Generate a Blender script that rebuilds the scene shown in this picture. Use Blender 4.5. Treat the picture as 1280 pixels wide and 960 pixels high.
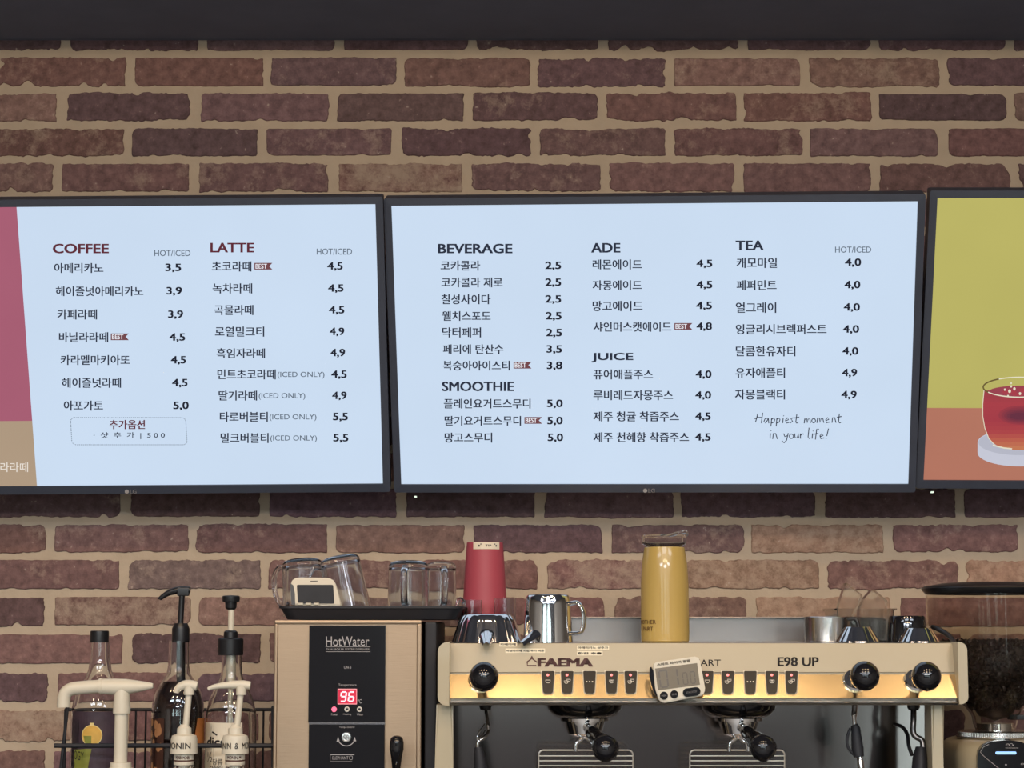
import bpy, bmesh, math, random
from mathutils import Vector, Matrix, noise

R = math.radians
PI = math.pi
for o in list(bpy.data.objects):
    bpy.data.objects.remove(o)
scn = bpy.context.scene
COL = scn.collection
random.seed(7)

# ------------------------------------------------------------------ camera, world, lights, exposure
F = 2588.0                       # focal length in pixels of a 1280 px wide frame (3x phone lens)
DC, ZC, PITCH = 3.78, 1.45, R(6.7)   # distance to the brick wall, eye height, upward pitch
cam = bpy.data.objects.new('camera', bpy.data.cameras.new('camera'))
COL.objects.link(cam)
cam.data.sensor_width = 36.0
cam.data.lens = F / 1280.0 * 36.0
cam.location = (0, -DC, ZC)
cam.rotation_euler = (R(90) + PITCH, 0, 0)
cam.data.clip_start = 0.05
scn.camera = cam

scn.view_settings.view_transform = 'Standard'
scn.view_settings.look = 'None'
scn.view_settings.gamma = 1.0
scn.view_settings.use_curve_mapping = False
scn.view_settings.exposure = 0.0

world = bpy.data.worlds.new('world')
scn.world = world
world.use_nodes = True
bg = world.node_tree.nodes['Background']
bg.inputs['Color'].default_value = (0.74, 0.92, 0.93, 1)
bg.inputs['Strength'].default_value = 4.5

def lamp(name, loc, target, power, color, size=0.08, angle=70, blend=0.6):
    l = bpy.data.lights.new(name, 'SPOT')
    l.energy = power; l.color = color; l.shadow_soft_size = size
    l.spot_size = R(angle); l.spot_blend = blend
    o = bpy.data.objects.new(name, l); COL.objects.link(o)
    o.location = loc
    o.rotation_euler = (Vector(target) - Vector(loc)).to_track_quat('-Z', 'Y').to_euler()
    return o
WARM = (1.0, 0.71, 0.41)
for x in (-1.5, -1.0, -0.5, 0.0, 0.5, 1.0, 1.5):          # track lights over the work counter
    lamp('track_light', (x, -1.60, 2.64), (x * 0.94, -0.35, 1.05), 14, WARM, 0.05, 64, 0.9)
for x in (-1.25, -0.42, 0.42, 1.25):                      # second row of lamps, washing the wall
    lamp('wall_washer', (x, -2.45, 2.62), (x * 0.96, 0.0, 1.75), 22, (1.0, 0.76, 0.55), 0.09, 88, 1.0)
for x, y in ((-0.75, -4.6), (-0.25, -4.9), (0.2, -4.6), (0.55, -5.0), (0.95, -4.7)):   # lamps over the guests
    lamp('ceiling_spot', (x, y, 2.66), (x * 0.5, -0.2, 1.35), 18, (1.0, 0.74, 0.48), 0.05, 60, 0.8)
def fill_light(x, y, power):                          # added cool fill panels, out of view, lifting the ambient light
    l = bpy.data.lights.new('ambient_fill_light', 'AREA'); l.shape = 'RECTANGLE'; l.size = 1.2; l.size_y = 0.6
    l.energy = power; l.color = (0.80, 0.88, 1.0)
    o = bpy.data.objects.new('ambient_fill_light', l); COL.objects.link(o); o.location = (x, y, 2.70)
for x, y, e in ((-1.7, -3.4, 24), (0.0, -3.4, 24), (1.7, -3.4, 24), (-1.7, -5.6, 90), (1.7, -5.6, 90), (0.0, -6.3, 90)): fill_light(x, y, e)

# ------------------------------------------------------------------ picture rays
CF = Vector((0, math.cos(PITCH), math.sin(PITCH)))
CU = Vector((0, -math.sin(PITCH), math.cos(PITCH)))
CR = Vector((1, 0, 0))
CO = Vector((0, -DC, ZC))
def ray(px, py):
    return CF * F + CR * (px - 640.0) - CU * (py - 480.0)
def hit(px, py, pt, n):
    d = ray(px, py)
    return CO + d * ((pt - CO).dot(n) / d.dot(n))
NY = Vector((0, -1, 0))
def P(px, py, w):                 # point at a distance w in front of the brick wall
    return hit(px, py, Vector((0, -w, 0)), NY)
def S(px, py, w):                 # metres per pixel there
    return (P(px + 1, py, w) - P(px, py, w)).length

# ------------------------------------------------------------------ materials
def nodes(m):
    m.use_nodes = True
    return m.node_tree.nodes, m.node_tree.links, m.node_tree.nodes['Principled BSDF']
def mat(name, c, rough=0.5, metal=0.0, var=0.0, vscale=30.0, bump=0.0, bscale=200.0, stretch=None,
        trans=0.0, ior=1.45, emit=None, estr=1.0, coat=0.0, spec=None, alpha=None):
    m = bpy.data.materials.new(name)
    N, L, b = nodes(m)
    b.inputs['Base Color'].default_value = (*c, 1)
    b.inputs['Roughness'].default_value = rough
    b.inputs['Metallic'].default_value = metal
    b.inputs['Transmission Weight'].default_value = trans
    b.inputs['IOR'].default_value = ior
    b.inputs['Coat Weight'].default_value = coat
    if spec is not None: b.inputs['Specular IOR Level'].default_value = spec
    if alpha is not None: b.inputs['Alpha'].default_value = alpha
    tc = N.new('ShaderNodeTexCoord')
    src = tc.outputs['Object']
    if stretch:
        mp = N.new('ShaderNodeMapping'); mp.inputs['Scale'].default_value = stretch
        L.new(src, mp.inputs['Vector']); src = mp.outputs['Vector']
    if var:
        nz = N.new('ShaderNodeTexNoise'); nz.inputs['Scale'].default_value = vscale; nz.inputs['Detail'].default_value = 4
        L.new(src, nz.inputs['Vector'])
        mx = N.new('ShaderNodeMix'); mx.data_type = 'RGBA'
        mx.inputs[6].default_value = (*[max(0, v * (1 - var)) for v in c], 1)
        mx.inputs[7].default_value = (*[min(1, v * (1 + var)) for v in c], 1)
        L.new(nz.outputs['Fac'], mx.inputs[0]); L.new(mx.outputs[2], b.inputs['Base Color'])
    if bump:
        nb = N.new('ShaderNodeTexNoise'); nb.inputs['Scale'].default_value = bscale; nb.inputs['Detail'].default_value = 3
        L.new(src, nb.inputs['Vector'])
        bp = N.new('ShaderNodeBump'); bp.inputs['Strength'].default_value = bump; bp.inputs['Distance'].default_value = 0.002
        L.new(nb.outputs['Fac'], bp.inputs['Height']); L.new(bp.outputs['Normal'], b.inputs['Normal'])
    if emit:
        b.inputs['Emission Color'].default_value = (*emit, 1)
        b.inputs['Emission Strength'].default_value = estr
    return m
def screen_mat(name, c, estr=1.0, var=0.0, vscale=6.0):
    """what a lit display shows: emission only, with a faintly uneven backlight"""
    m = mat(name, (0.01, 0.01, 0.01), 0.35, emit=c, estr=estr, spec=0.2)
    if var:
        N, L, b = nodes(m)
        tc = N.new('ShaderNodeTexCoord'); nz = N.new('ShaderNodeTexNoise'); nz.inputs['Scale'].default_value = vscale
        L.new(tc.outputs['Object'], nz.inputs['Vector'])
        mx = N.new('ShaderNodeMix'); mx.data_type = 'RGBA'
        mx.inputs[6].default_value = (*[v * (1 - var) for v in c], 1); mx.inputs[7].default_value = (*[v * (1 + var) for v in c], 1)
        L.new(nz.outputs['Fac'], mx.inputs[0]); L.new(mx.outputs[2], b.inputs['Emission Color'])
    return m
def srgb(r, g, b):
    f = lambda v: (v / 255 / 12.92) if v <= 10 else ((v / 255 + 0.055) / 1.055) ** 2.4
    return (f(r), f(g), f(b))

M = {}
M['black_plastic'] = mat('black_plastic', (0.012, 0.012, 0.014), 0.32, var=0.2, vscale=80)
M['black_gloss'] = mat('black_gloss', (0.008, 0.008, 0.010), 0.08, coat=0.5, var=0.1)
M['black_matte'] = mat('black_matte', (0.016, 0.016, 0.02), 0.6, var=0.2, bump=0.1)
M['black_paint'] = mat('black_paint', (0.15, 0.172, 0.235), 0.75, var=0.15, vscale=12, bump=0.1, bscale=300)
M['bezel'] = mat('bezel', (0.042, 0.050, 0.074), 0.45, var=0.15, vscale=20)
M['chrome'] = mat('chrome', (0.80, 0.79, 0.78), 0.07, 1.0, var=0.04, vscale=20)
M['steel'] = mat('steel', (0.62, 0.60, 0.57), 0.24, 1.0, var=0.08, vscale=60, bump=0.03, bscale=300, stretch=(1, 1, 0.05))
M['brushed'] = mat('brushed', (0.37, 0.275, 0.19), 0.5, 1.0, var=0.07, vscale=25, bump=0.06, bscale=500, stretch=(0.08, 1, 1))
M['band'] = mat('band', (0.88, 0.69, 0.42), 0.22, 1.0, var=0.10, vscale=18, bump=0.08, bscale=26)
M['guard_steel'] = mat('guard_steel', (0.165, 0.155, 0.15), 0.30, 1.0, var=0.12, vscale=14)
M['wire_steel'] = mat('wire_steel', (0.85, 0.78, 0.68), 0.38, 1.0, var=0.05)
M['dark_steel'] = mat('dark_steel', (0.16, 0.155, 0.155), 0.30, 1.0, var=0.15, vscale=14)
M['mirror'] = mat('mirror', (0.20, 0.175, 0.165), 0.12, 1.0, var=0.12, vscale=5, bump=0.05, bscale=9)
M['cream'] = mat('cream', (0.435, 0.37, 0.25), 0.35, var=0.03, vscale=6, coat=0.2)
M['white_plastic'] = mat('white_plastic', (0.63, 0.575, 0.46), 0.38, var=0.03, vscale=20)
M['timer_white'] = mat('timer_white', (0.62, 0.565, 0.45), 0.4, var=0.03)
M['glass'] = mat('glass', (0.97, 0.98, 0.98), 0.02, trans=1.0, ior=1.46, var=0.005)
M['mug_glass'] = mat('mug_glass', (0.86, 0.89, 0.92), 0.07, trans=1.0, ior=1.45, var=0.005)
M['amber_glass'] = mat('amber_glass', (0.55, 0.42, 0.36), 0.03, trans=1.0, ior=1.46, var=0.01)
M['frosted'] = mat('frosted', (0.86, 0.86, 0.84), 0.16, trans=1.0, ior=1.15, var=0.02)
M['hopper'] = mat('hopper', (0.86, 0.83, 0.78), 0.05, trans=1.0, ior=1.2, var=0.01)
M['brown_liquid'] = mat('brown_liquid', (0.022, 0.012, 0.010), 0.1, var=0.2, vscale=20)
M['pink_liquid'] = mat('pink_liquid', (0.16, 0.07, 0.08), 0.1, var=0.1, vscale=20)
M['red_cup'] = mat('red_cup', (0.37, 0.058, 0.082), 0.5, var=0.05, vscale=30)
M['yellow'] = mat('yellow', (0.46, 0.32, 0.095), 0.25, var=0.03, vscale=12, coat=0.4)
M['paper'] = mat('paper', (0.74, 0.66, 0.52), 0.7, var=0.04, vscale=60)
M['tape'] = mat('tape', (0.78, 0.70, 0.52), 0.6, var=0.03, vscale=60)
M['ink'] = mat('ink', (0.02, 0.016, 0.016), 0.6, var=0.2, vscale=90)
M['maroon'] = mat('maroon', (0.07, 0.014, 0.012), 0.5, var=0.1, vscale=60)
M['print_grey'] = mat('print_grey', (0.36, 0.34, 0.34), 0.5, var=0.05, vscale=60)
M['print_white'] = mat('print_white', (0.66, 0.62, 0.56), 0.5, var=0.05, vscale=60)
M['lcd'] = mat('lcd', (0.20, 0.17, 0.125), 0.12, var=0.08, vscale=40, coat=0.6)
M['lcd_dark'] = mat('lcd_dark', (0.028, 0.030, 0.036), 0.5, var=0.2, vscale=40, spec=0.2)
M['lcd_digit'] = mat('lcd_digit', (0.09, 0.075, 0.055), 0.3, var=0.05)
M['label_purple'] = mat('label_purple', (0.055, 0.035, 0.05), 0.5, var=0.6, vscale=45)
M['label_brown'] = mat('label_brown', (0.07, 0.028, 0.018), 0.5, var=0.5, vscale=60)
M['almond'] = mat('almond', (0.42, 0.21, 0.10), 0.6, var=0.25, vscale=120)
M['amber_reflection'] = mat('amber_reflection', (0.34, 0.12, 0.03), 0.4, var=0.3, vscale=60)
M['lemon'] = mat('lemon', (0.72, 0.44, 0.09), 0.5, var=0.2, vscale=90)
M['lemon_rim'] = mat('lemon_rim', (0.80, 0.68, 0.30), 0.5, var=0.05)
M['green_print'] = mat('green_print', (0.24, 0.26, 0.05), 0.5, var=0.2, vscale=60)
M['bean'] = mat('bean', (0.026, 0.016, 0.013), 0.42, var=0.5, vscale=60)
M['wood'] = mat('wood', (0.22, 0.13, 0.07), 0.5, var=0.3, vscale=8, stretch=(1, 12, 12))
M['floor'] = mat('floor', (0.30, 0.25, 0.20), 0.5, var=0.2, vscale=3)
M['plaster'] = mat('plaster', (0.36, 0.30, 0.24), 0.8, var=0.08, vscale=4, bump=0.1)
M['plaster_dark'] = mat('plaster_dark', (0.10, 0.09, 0.085), 0.8, var=0.08, vscale=4, bump=0.1)
M['led_red'] = mat('led_red', (0.3, 0.02, 0.02), 0.3, emit=(1.0, 0.22, 0.20), estr=2.2, var=0.02)
M['led_pink'] = mat('led_pink', (0.3, 0.02, 0.02), 0.3, emit=(1.0, 0.18, 0.30), estr=1.3, var=0.02)
M['led_white'] = mat('led_white', (0.3, 0.3, 0.3), 0.3, emit=(0.8, 1.0, 0.8), estr=0.8, var=0.02)
M['seg_back'] = mat('seg_back', (0.2, 0.01, 0.02), 0.2, emit=(0.62, 0.020, 0.06), estr=0.9, var=0.02)
M['seg_on'] = mat('seg_on', (0.5, 0.1, 0.1), 0.2, emit=(1.0, 0.72, 0.78), estr=1.2, var=0.02)
M['seg_frame'] = mat('seg_frame', (0.6, 0.3, 0.3), 0.3, emit=(0.85, 0.30, 0.36), estr=0.7, var=0.02)
M['blue_bar'] = mat('blue_bar', (0.1, 0.2, 0.4), 0.3, emit=(0.36, 0.62, 1.0), estr=1.1, var=0.02)
M['scr_white'] = screen_mat('scr_white', srgb(201, 219, 240), 1.0, 0.035, 5)
M['scr_pink'] = screen_mat('scr_pink', srgb(165, 91, 113), 1.0, 0.06, 8)
M['scr_tan'] = screen_mat('scr_tan', srgb(172, 150, 126), 1.0, 0.05, 8)
M['scr_yellow'] = screen_mat('scr_yellow', srgb(184, 177, 98), 1.0, 0.08, 5)
M['scr_orange'] = screen_mat('scr_orange', srgb(176, 114, 94), 1.0, 0.06, 8)
M['scr_navy'] = screen_mat('scr_navy', srgb(40, 47, 64))
M['scr_black'] = screen_mat('scr_black', srgb(27, 30, 44))
M['scr_maroon'] = screen_mat('scr_maroon', srgb(94, 40, 52))
M['scr_grey'] = screen_mat('scr_grey', srgb(92, 104, 118))
M['scr_tag'] = screen_mat('scr_tag', srgb(112, 66, 72))
M['scr_lines'] = screen_mat('scr_lines', srgb(236, 238, 246))
M['scr_cream'] = screen_mat('scr_cream', srgb(232, 224, 214))
M['scr_coaster'] = screen_mat('scr_coaster', srgb(180, 182, 196), 1, 0.03, 12)
M['scr_coaster_side'] = screen_mat('scr_coaster_side', srgb(196, 198, 212), 1, 0.03, 12)
M['scr_drink'] = screen_mat('scr_drink', srgb(164, 58, 70), 1, 0.10, 18)
M['scr_drink_low'] = screen_mat('scr_drink_low', srgb(186, 92, 76), 1, 0.08, 18)
M['scr_drink_dark'] = screen_mat('scr_drink_dark', srgb(104, 44, 62), 1, 0.08, 18)
M['scr_drink_top'] = screen_mat('scr_drink_top', srgb(150, 62, 76), 1, 0.12, 30)
M['scr_rim'] = screen_mat('scr_rim', srgb(226, 220, 196))
M['scr_rim_dark'] = screen_mat('scr_rim_dark', srgb(104, 88, 48))

def brick_material():
    m = bpy.data.materials.new('brick'); N, L, b = nodes(m)
    at = N.new('ShaderNodeAttribute'); at.attribute_name = 'tint'
    tc = N.new('ShaderNodeTexCoord')
    n1 = N.new('ShaderNodeTexNoise'); n1.inputs['Scale'].default_value = 60; n1.inputs['Detail'].default_value = 8; n1.inputs['Roughness'].default_value = 0.7
    n2 = N.new('ShaderNodeTexNoise'); n2.inputs['Scale'].default_value = 15; n2.inputs['Detail'].default_value = 10; n2.inputs['Roughness'].default_value = 0.78
    for n in (n1, n2): L.new(tc.outputs['Object'], n.inputs['Vector'])
    r1 = N.new('ShaderNodeMapRange'); r1.inputs[1].default_value = 0.25; r1.inputs[2].default_value = 0.75; r1.inputs[3].default_value = 0.50; r1.inputs[4].default_value = 1.50
    L.new(n1.outputs['Fac'], r1.inputs[0])
    mul = N.new('ShaderNodeMix'); mul.data_type = 'RGBA'; mul.blend_type = 'MULTIPLY'; mul.inputs[0].default_value = 1
    L.new(at.outputs['Color'], mul.inputs[6]); L.new(r1.outputs[0], mul.inputs[7])
    # mortar smeared over the face, in patches; the brick's own share sits in the alpha channel
    th = N.new('ShaderNodeMath'); th.operation = 'ADD'; L.new(n2.outputs['Fac'], th.inputs[0]); L.new(at.outputs['Alpha'], th.inputs[1])
    r2 = N.new('ShaderNodeMapRange'); r2.inputs[1].default_value = 0.90; r2.inputs[2].default_value = 1.10; r2.inputs[3].default_value = 0; r2.inputs[4].default_value = 0.75
    L.new(th.outputs[0], r2.inputs[0])
    mx = N.new('ShaderNodeMix'); mx.data_type = 'RGBA'; mx.inputs[7].default_value = (0.42, 0.335, 0.255, 1)
    L.new(r2.outputs[0], mx.inputs[0]); L.new(mul.outputs[2], mx.inputs[6])
    # pale flecks
    n3 = N.new('ShaderNodeTexNoise'); n3.inputs['Scale'].default_value = 120; n3.inputs['Detail'].default_value = 2
    L.new(tc.outputs['Object'], n3.inputs['Vector'])
    r3 = N.new('ShaderNodeMapRange'); r3.inputs[1].default_value = 0.72; r3.inputs[2].default_value = 0.80; r3.inputs[3].default_value = 0; r3.inputs[4].default_value = 0.6
    L.new(n3.outputs['Fac'], r3.inputs[0])
    m2 = N.new('ShaderNodeMix'); m2.data_type = 'RGBA'; m2.inputs[7].default_value = (0.5, 0.42, 0.36, 1)
    L.new(r3.outputs[0], m2.inputs[0]); L.new(mx.outputs[2], m2.inputs[6])
    L.new(m2.outputs[2], b.inputs['Base Color'])
    b.inputs['Roughness'].default_value = 0.85; b.inputs['Specular IOR Level'].default_value = 0.2
    bp = N.new('ShaderNodeBump'); bp.inputs['Strength'].default_value = 0.5; bp.inputs['Distance'].default_value = 0.004
    L.new(n1.outputs['Fac'], bp.inputs['Height']); L.new(bp.outputs['Normal'], b.inputs['Normal'])
    return m
M['brick'] = brick_material()
M['mortar'] = mat('mortar', (0.50, 0.405, 0.305), 0.9, var=0.16, vscale=22, bump=0.5, bscale=120, spec=0.15)

# ------------------------------------------------------------------ mesh helpers (all in world space)
def new(): return bmesh.new()
def quad(bm, pts, mi=0):
    f = bm.faces.new([bm.verts.new(p) for p in pts]); f.material_index = mi
    return f
def box(bm, a, b, bev=0.0, seg=2):
    a, b = Vector(a), Vector(b)
    lo = Vector([min(a[i], b[i]) for i in range(3)]); hi = Vector([max(a[i], b[i]) for i in range(3)])
    g = bmesh.ops.create_cube(bm, size=1.0, matrix=Matrix.Translation((lo + hi) / 2) @ Matrix.Diagonal((*(hi - lo), 1)))
    if bev:
        es = set(e for v in g['verts'] for e in v.link_edges)
        bmesh.ops.bevel(bm, geom=list(es), offset=bev, segments=seg, affect='EDGES', profile=0.5)
def lathe(bm, c, prof, n=40, mtx=None):
    """prof: (radius, height) pairs from the bottom up around a vertical axis through c"""
    c = Vector(c); rings = []
    for r, z in prof:
        if r < 1e-6:
            p = Vector((0, 0, z)); p = (mtx @ p if mtx else p) + c
            rings.append([bm.verts.new(p)])
        else:
            ring = []
            for k in range(n):
                a = 2 * PI * k / n
                p = Vector((r * math.cos(a), r * math.sin(a), z)); p = (mtx @ p if mtx else p) + c
                ring.append(bm.verts.new(p))
            rings.append(ring)
    for A, B in zip(rings, rings[1:]):
        if len(A) == 1 and len(B) == 1: continue
        for k in range(n):
            k2 = (k + 1) % n
            if len(A) == 1: bm.faces.new((A[0], B[k2], B[k]))
            elif len(B) == 1: bm.faces.new((A[k], A[k2], B[0]))
            else: bm.faces.new((A[k], A[k2], B[k2], B[k]))
def smooth_path(pts, sub=6):
    pts = [Vector(p) for p in pts]; out = []
    for i in range(len(pts) - 1):
        p0 = pts[max(i - 1, 0)]; p1 = pts[i]; p2 = pts[i + 1]; p3 = pts[min(i + 2, len(pts) - 1)]
        for s in range(sub):
            t = s / sub
            out.append(0.5 * ((2 * p1) + (p2 - p0) * t + (2 * p0 - 5 * p1 + 4 * p2 - p3) * t * t + (3 * p1 - p0 - 3 * p2 + p3) * t ** 3))
    out.append(pts[-1]); return out
def tube(bm, pts, rad, n=12, caps=True, closed=False, flat=1.0):
    pts = [Vector(p) for p in pts]; m = len(pts)
    rads = rad if isinstance(rad, (list, tuple)) else [rad] * m
    if len(rads) != m:
        k = len(rads); rads = [rads[min(int(i / (m - 1) * (k - 1)), k - 2)] * (1 - (i / (m - 1) * (k - 1)) % 1) + rads[min(int(i / (m - 1) * (k - 1)) + 1, k - 1)] * ((i / (m - 1) * (k - 1)) % 1) if i < m - 1 else rads[-1] for i in range(m)]
    rings = []; up = None
    for i, p in enumerate(pts):
        if closed: t = (pts[(i + 1) % m] - pts[i - 1]).normalized()
        else: t = (pts[min(i + 1, m - 1)] - pts[max(i - 1, 0)]).normalized()
        if up is None:
            up = Vector((0, 0, 1)) if abs(t.z) < 0.9 else Vector((0, 1, 0))
        u = (up - t * up.dot(t)).normalized(); v = t.cross(u); up = u
        rings.append([bm.verts.new(p + (u * math.cos(2 * PI * k / n) + v * math.sin(2 * PI * k / n) * flat) * rads[i]) for k in range(n)])
    pr = list(zip(rings, rings[1:])) + ([(rings[-1], rings[0])] if closed else [])
    for A, B in pr:
        for k in range(n):
            bm.faces.new((A[k], A[(k + 1) % n], B[(k + 1) % n], B[k]))
    if caps and not closed:
        bm.faces.new(rings[0]); bm.faces.new(rings[-1])
def prism(bm, pts, d, mi=0, cap_back=True):
    """flat outline (3-D points) given the thickness vector d"""
    d = Vector(d)
    A = [bm.verts.new(p) for p in pts]; B = [bm.verts.new(Vector(p) + d) for p in pts]
    fs = [bm.faces.new(A)]
    if cap_back: fs.append(bm.faces.new(B))
    n = len(A)
    for k in range(n): fs.append(bm.faces.new((A[k], A[(k + 1) % n], B[(k + 1) % n], B[k])))
    for f in fs: f.material_index = mi
def sphere(bm, c, r, seg=28, sc=(1, 1, 1), mtx=None):
    m = Matrix.Translation(c) @ (mtx.to_4x4() if mtx else Matrix.Identity(4)) @ Matrix.Diagonal((r * sc[0], r * sc[1], r * sc[2], 1))
    bmesh.ops.create_uvsphere(bm, u_segments=seg, v_segments=seg // 2, radius=1, matrix=m)
def rrect(x0, y0, x1, y1, r, n=5):
    out = []
    for cx, cy, a0 in ((x1 - r, y0 + r, -90), (x1 - r, y1 - r, 0), (x0 + r, y1 - r, 90), (x0 + r, y0 + r, 180)):
        for k in range(n + 1):
            a = R(a0 + 90 * k / n); out.append((cx + r * math.cos(a), cy + r * math.sin(a)))
    return out
def ell(cx, cy, rx, ry, a0=0, a1=360, n=40):
    return [(cx + rx * math.cos(R(a0 + (a1 - a0) * k / n)), cy + ry * math.sin(R(a0 + (a1 - a0) * k / n))) for k in range(n + (0 if a1 - a0 == 360 else 1))]
def wloc(o):
    v = Vector((0, 0, 0))
    while o: v += o.location; o = o.parent
    return v
def obj(name, bm, m, parent=None, loc=None, label=None, smooth=True, sharp=38, recalc=True):
    if recalc and bm.faces:
        bmesh.ops.remove_doubles(bm, verts=bm.verts[:], dist=2e-6)
        bmesh.ops.recalc_face_normals(bm, faces=bm.faces[:])
    if smooth:
        for f in bm.faces: f.smooth = True
        for e in bm.edges:
            if len(e.link_faces) == 2:
                try: e.smooth = e.calc_face_angle() < R(sharp)
                except Exception: pass
    base = wloc(parent) if parent else Vector(loc or (0, 0, 0))
    bmesh.ops.translate(bm, verts=bm.verts[:], vec=-base)
    me = bpy.data.meshes.new(name); bm.to_mesh(me); bm.free()
    for mm in (m if isinstance(m, (list, tuple)) else [m]): me.materials.append(M[mm] if isinstance(mm, str) else mm)
    o = bpy.data.objects.new(name, me); COL.objects.link(o)
    if smooth:
        wn = o.modifiers.new('weighted_normal', 'WEIGHTED_NORMAL'); wn.keep_sharp = True
    if parent: o.parent = parent
    else: o.location = base
    if label: o['label'] = label
    return o
def thing(name, label, cat, loc, group=None):
    o = bpy.data.objects.new(name, None); COL.objects.link(o); o.location = loc
    o.empty_display_size = 0.05
    return tag(o, label, cat, group)
def tag(o, label, cat, group=None):
    o['label'] = label; o['category'] = cat
    if group: o['group'] = group
    return o
def struct(o): o['kind'] = 'structure'; return o

# lathe whose outline is read as (radius px, height px) at a distance w from the wall
def axis(cx, y, w):
    p = P(cx, y, w); return Vector((p.x, p.y, 0))
def lpx(bm, cx, w, prof, n=40, yref=None):
    yref = yref if yref is not None else prof[len(prof) // 2][1]
    c = axis(cx, yref, w); s = S(cx, yref, w)
    lathe(bm, c, [(r * s, P(cx, y, w).z) for r, y in prof], n)
def shell(prof, t):
    """closed thin wall from an outer (r, z) outline given open at its last point"""
    inner = []
    for i, (r, z) in enumerate(prof):
        inner.append((max(r - t, 0.0), z))
    return prof, inner

# ------------------------------------------------------------------ writing
_tc = {}
def text_geo(body, bold):
    k = (body, bold)
    if k not in _tc:
        c = bpy.data.curves.new('writing', 'FONT'); c.body = body; c.resolution_u = 3
        o = bpy.data.objects.new('writing', c)
        me = o.to_mesh()
        vs = [(v.co.x, v.co.y) for v in me.vertices]; fs = [tuple(p.vertices) for p in me.polygons]
        o.to_mesh_clear(); bpy.data.objects.remove(o); bpy.data.curves.remove(c)
        if not vs: vs = [(0, 0), (1, 0), (1, 1)]; fs = []
        _tc[k] = (vs, fs, min(v[0] for v in vs), max(v[0] for v in vs), min(v[1] for v in vs), max(v[1] for v in vs))
    return _tc[k]
def write(bm, body, to3d, x0, x1, yc, h=None, bold=0.0, mi=0, slant=0.0, slope=0.0):
    vs, fs, a, b, c, d = text_geo(body, bold)
    s = (x1 - x0) / max(b - a, 1e-6); sy = s if h is None else h / max(d - c, 1e-6)
    # heavier strokes: the same outline set again a hair to the side
    e = bold * s * 1.0
    for ox, oy in (((0, 0),) if not bold else ((-e, -e * .4), (e, -e * .4), (-e, e * .4), (e, e * .4), (0, 0))):
        bv = []
        for x, y in vs:
            px = x0 + (x - a) * s + slant * (y - (c + d) / 2) * sy; py = yc - (y - (c + d) / 2) * sy + slope * (px - (x0 + x1) / 2)
            bv.append(bm.verts.new(to3d(px + ox, py + oy)))
        for f in fs:
            try: bm.faces.new([bv[i] for i in f]).material_index = mi
            except ValueError: pass
def flat(bm, pts, to3d, mi=0):
    f = bm.faces.new([bm.verts.new(to3d(*p)) for p in pts]); f.material_index = mi
def flat_c(bm, pts, to3d, mi=0, step=3.0):
    """a flat shape laid on a round surface, cut fine enough to follow it"""
    t = bmesh.new(); t.faces.new([t.verts.new((x, y, 0)) for x, y in pts])
    bmesh.ops.triangulate(t, faces=t.faces[:])
    for k in range(5):
        es = [e for e in t.edges if e.calc_length() > step]
        if not es: break
        bmesh.ops.subdivide_edges(t, edges=es, cuts=1); bmesh.ops.triangulate(t, faces=[f for f in t.faces if len(f.verts) > 3])
    vm = {v: bm.verts.new(to3d(v.co.x, v.co.y)) for v in t.verts}
    for f in t.faces: bm.faces.new([vm[v] for v in f.verts]).material_index = mi
    t.free()
def stroke(bm, pts, to3d, wpx, mi=0, closed=False):
    """a drawn line of constant width on a surface"""
    n = len(pts)
    L_, R_ = [], []
    for i, p in enumerate(pts):
        a = pts[(i - 1) % n] if (closed or i > 0) else p; b = pts[(i + 1) % n] if (closed or i < n - 1) else p
        dx, dy = b[0] - a[0], b[1] - a[1]; l = math.hypot(dx, dy) or 1
        nx, ny = -dy / l * wpx / 2, dx / l * wpx / 2
        L_.append(bm.verts.new(to3d(p[0] + nx, p[1] + ny))); R_.append(bm.verts.new(to3d(p[0] - nx, p[1] - ny)))
    for i in range(n if closed else n - 1):
        j = (i + 1) % n
        bm.faces.new((L_[i], L_[j], R_[j], R_[i])).material_index = mi

# ================================================================== ROOM
XW, YF = 3.4, -7.6
ZSOF = P(640, 51, 0).z
ZCEIL = ZSOF + 0.22
bm = new(); box(bm, (-XW, YF, -0.1), (XW, 0.1, 0)); struct(obj('floor', bm, 'floor'))
bm = new(); box(bm, (-XW, YF, ZCEIL), (XW, 0.1, ZCEIL + 0.1)); struct(obj('ceiling', bm, 'black_paint'))
bm = new(); box(bm, (-XW, -0.52, ZSOF), (XW, 0.0, ZCEIL), 0.004); struct(obj('trim_1', bm, 'black_paint', label='black soffit running above the brick wall'))
bm = new(); box(bm, (-XW - 0.1, YF, 0), (-XW, 0.1, ZCEIL)); struct(obj('wall_left', bm, 'plaster'))
bm = new(); box(bm, (XW, YF, 0), (XW + 0.1, 0.1, ZCEIL)); struct(obj('wall_right', bm, 'plaster'))
# street side: wall with three tall window openings, added to streak the chrome, and an open door
bm = new()
holes = [(-2.4, -1.6, 1.3, 2.5), (-0.45, 0.35, 1.3, 2.5), (1.0, 1.5, 1.3, 2.5), (1.95, 2.28, 0.0, 2.3)]
xe = -XW
for (h0, h1, z0, z1) in holes:
    box(bm, (xe, YF - 0.1, 0), (h0, YF, ZCEIL)); xe = h1
    if z0 > 0: box(bm, (h0, YF - 0.1, 0), (h1, YF, z0))
    box(bm, (h0, YF - 0.1, z1), (h1, YF, ZCEIL))
box(bm, (xe, YF - 0.1, 0), (XW, YF, ZCEIL))
struct(obj('wall_front', bm, 'plaster_dark'))

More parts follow.
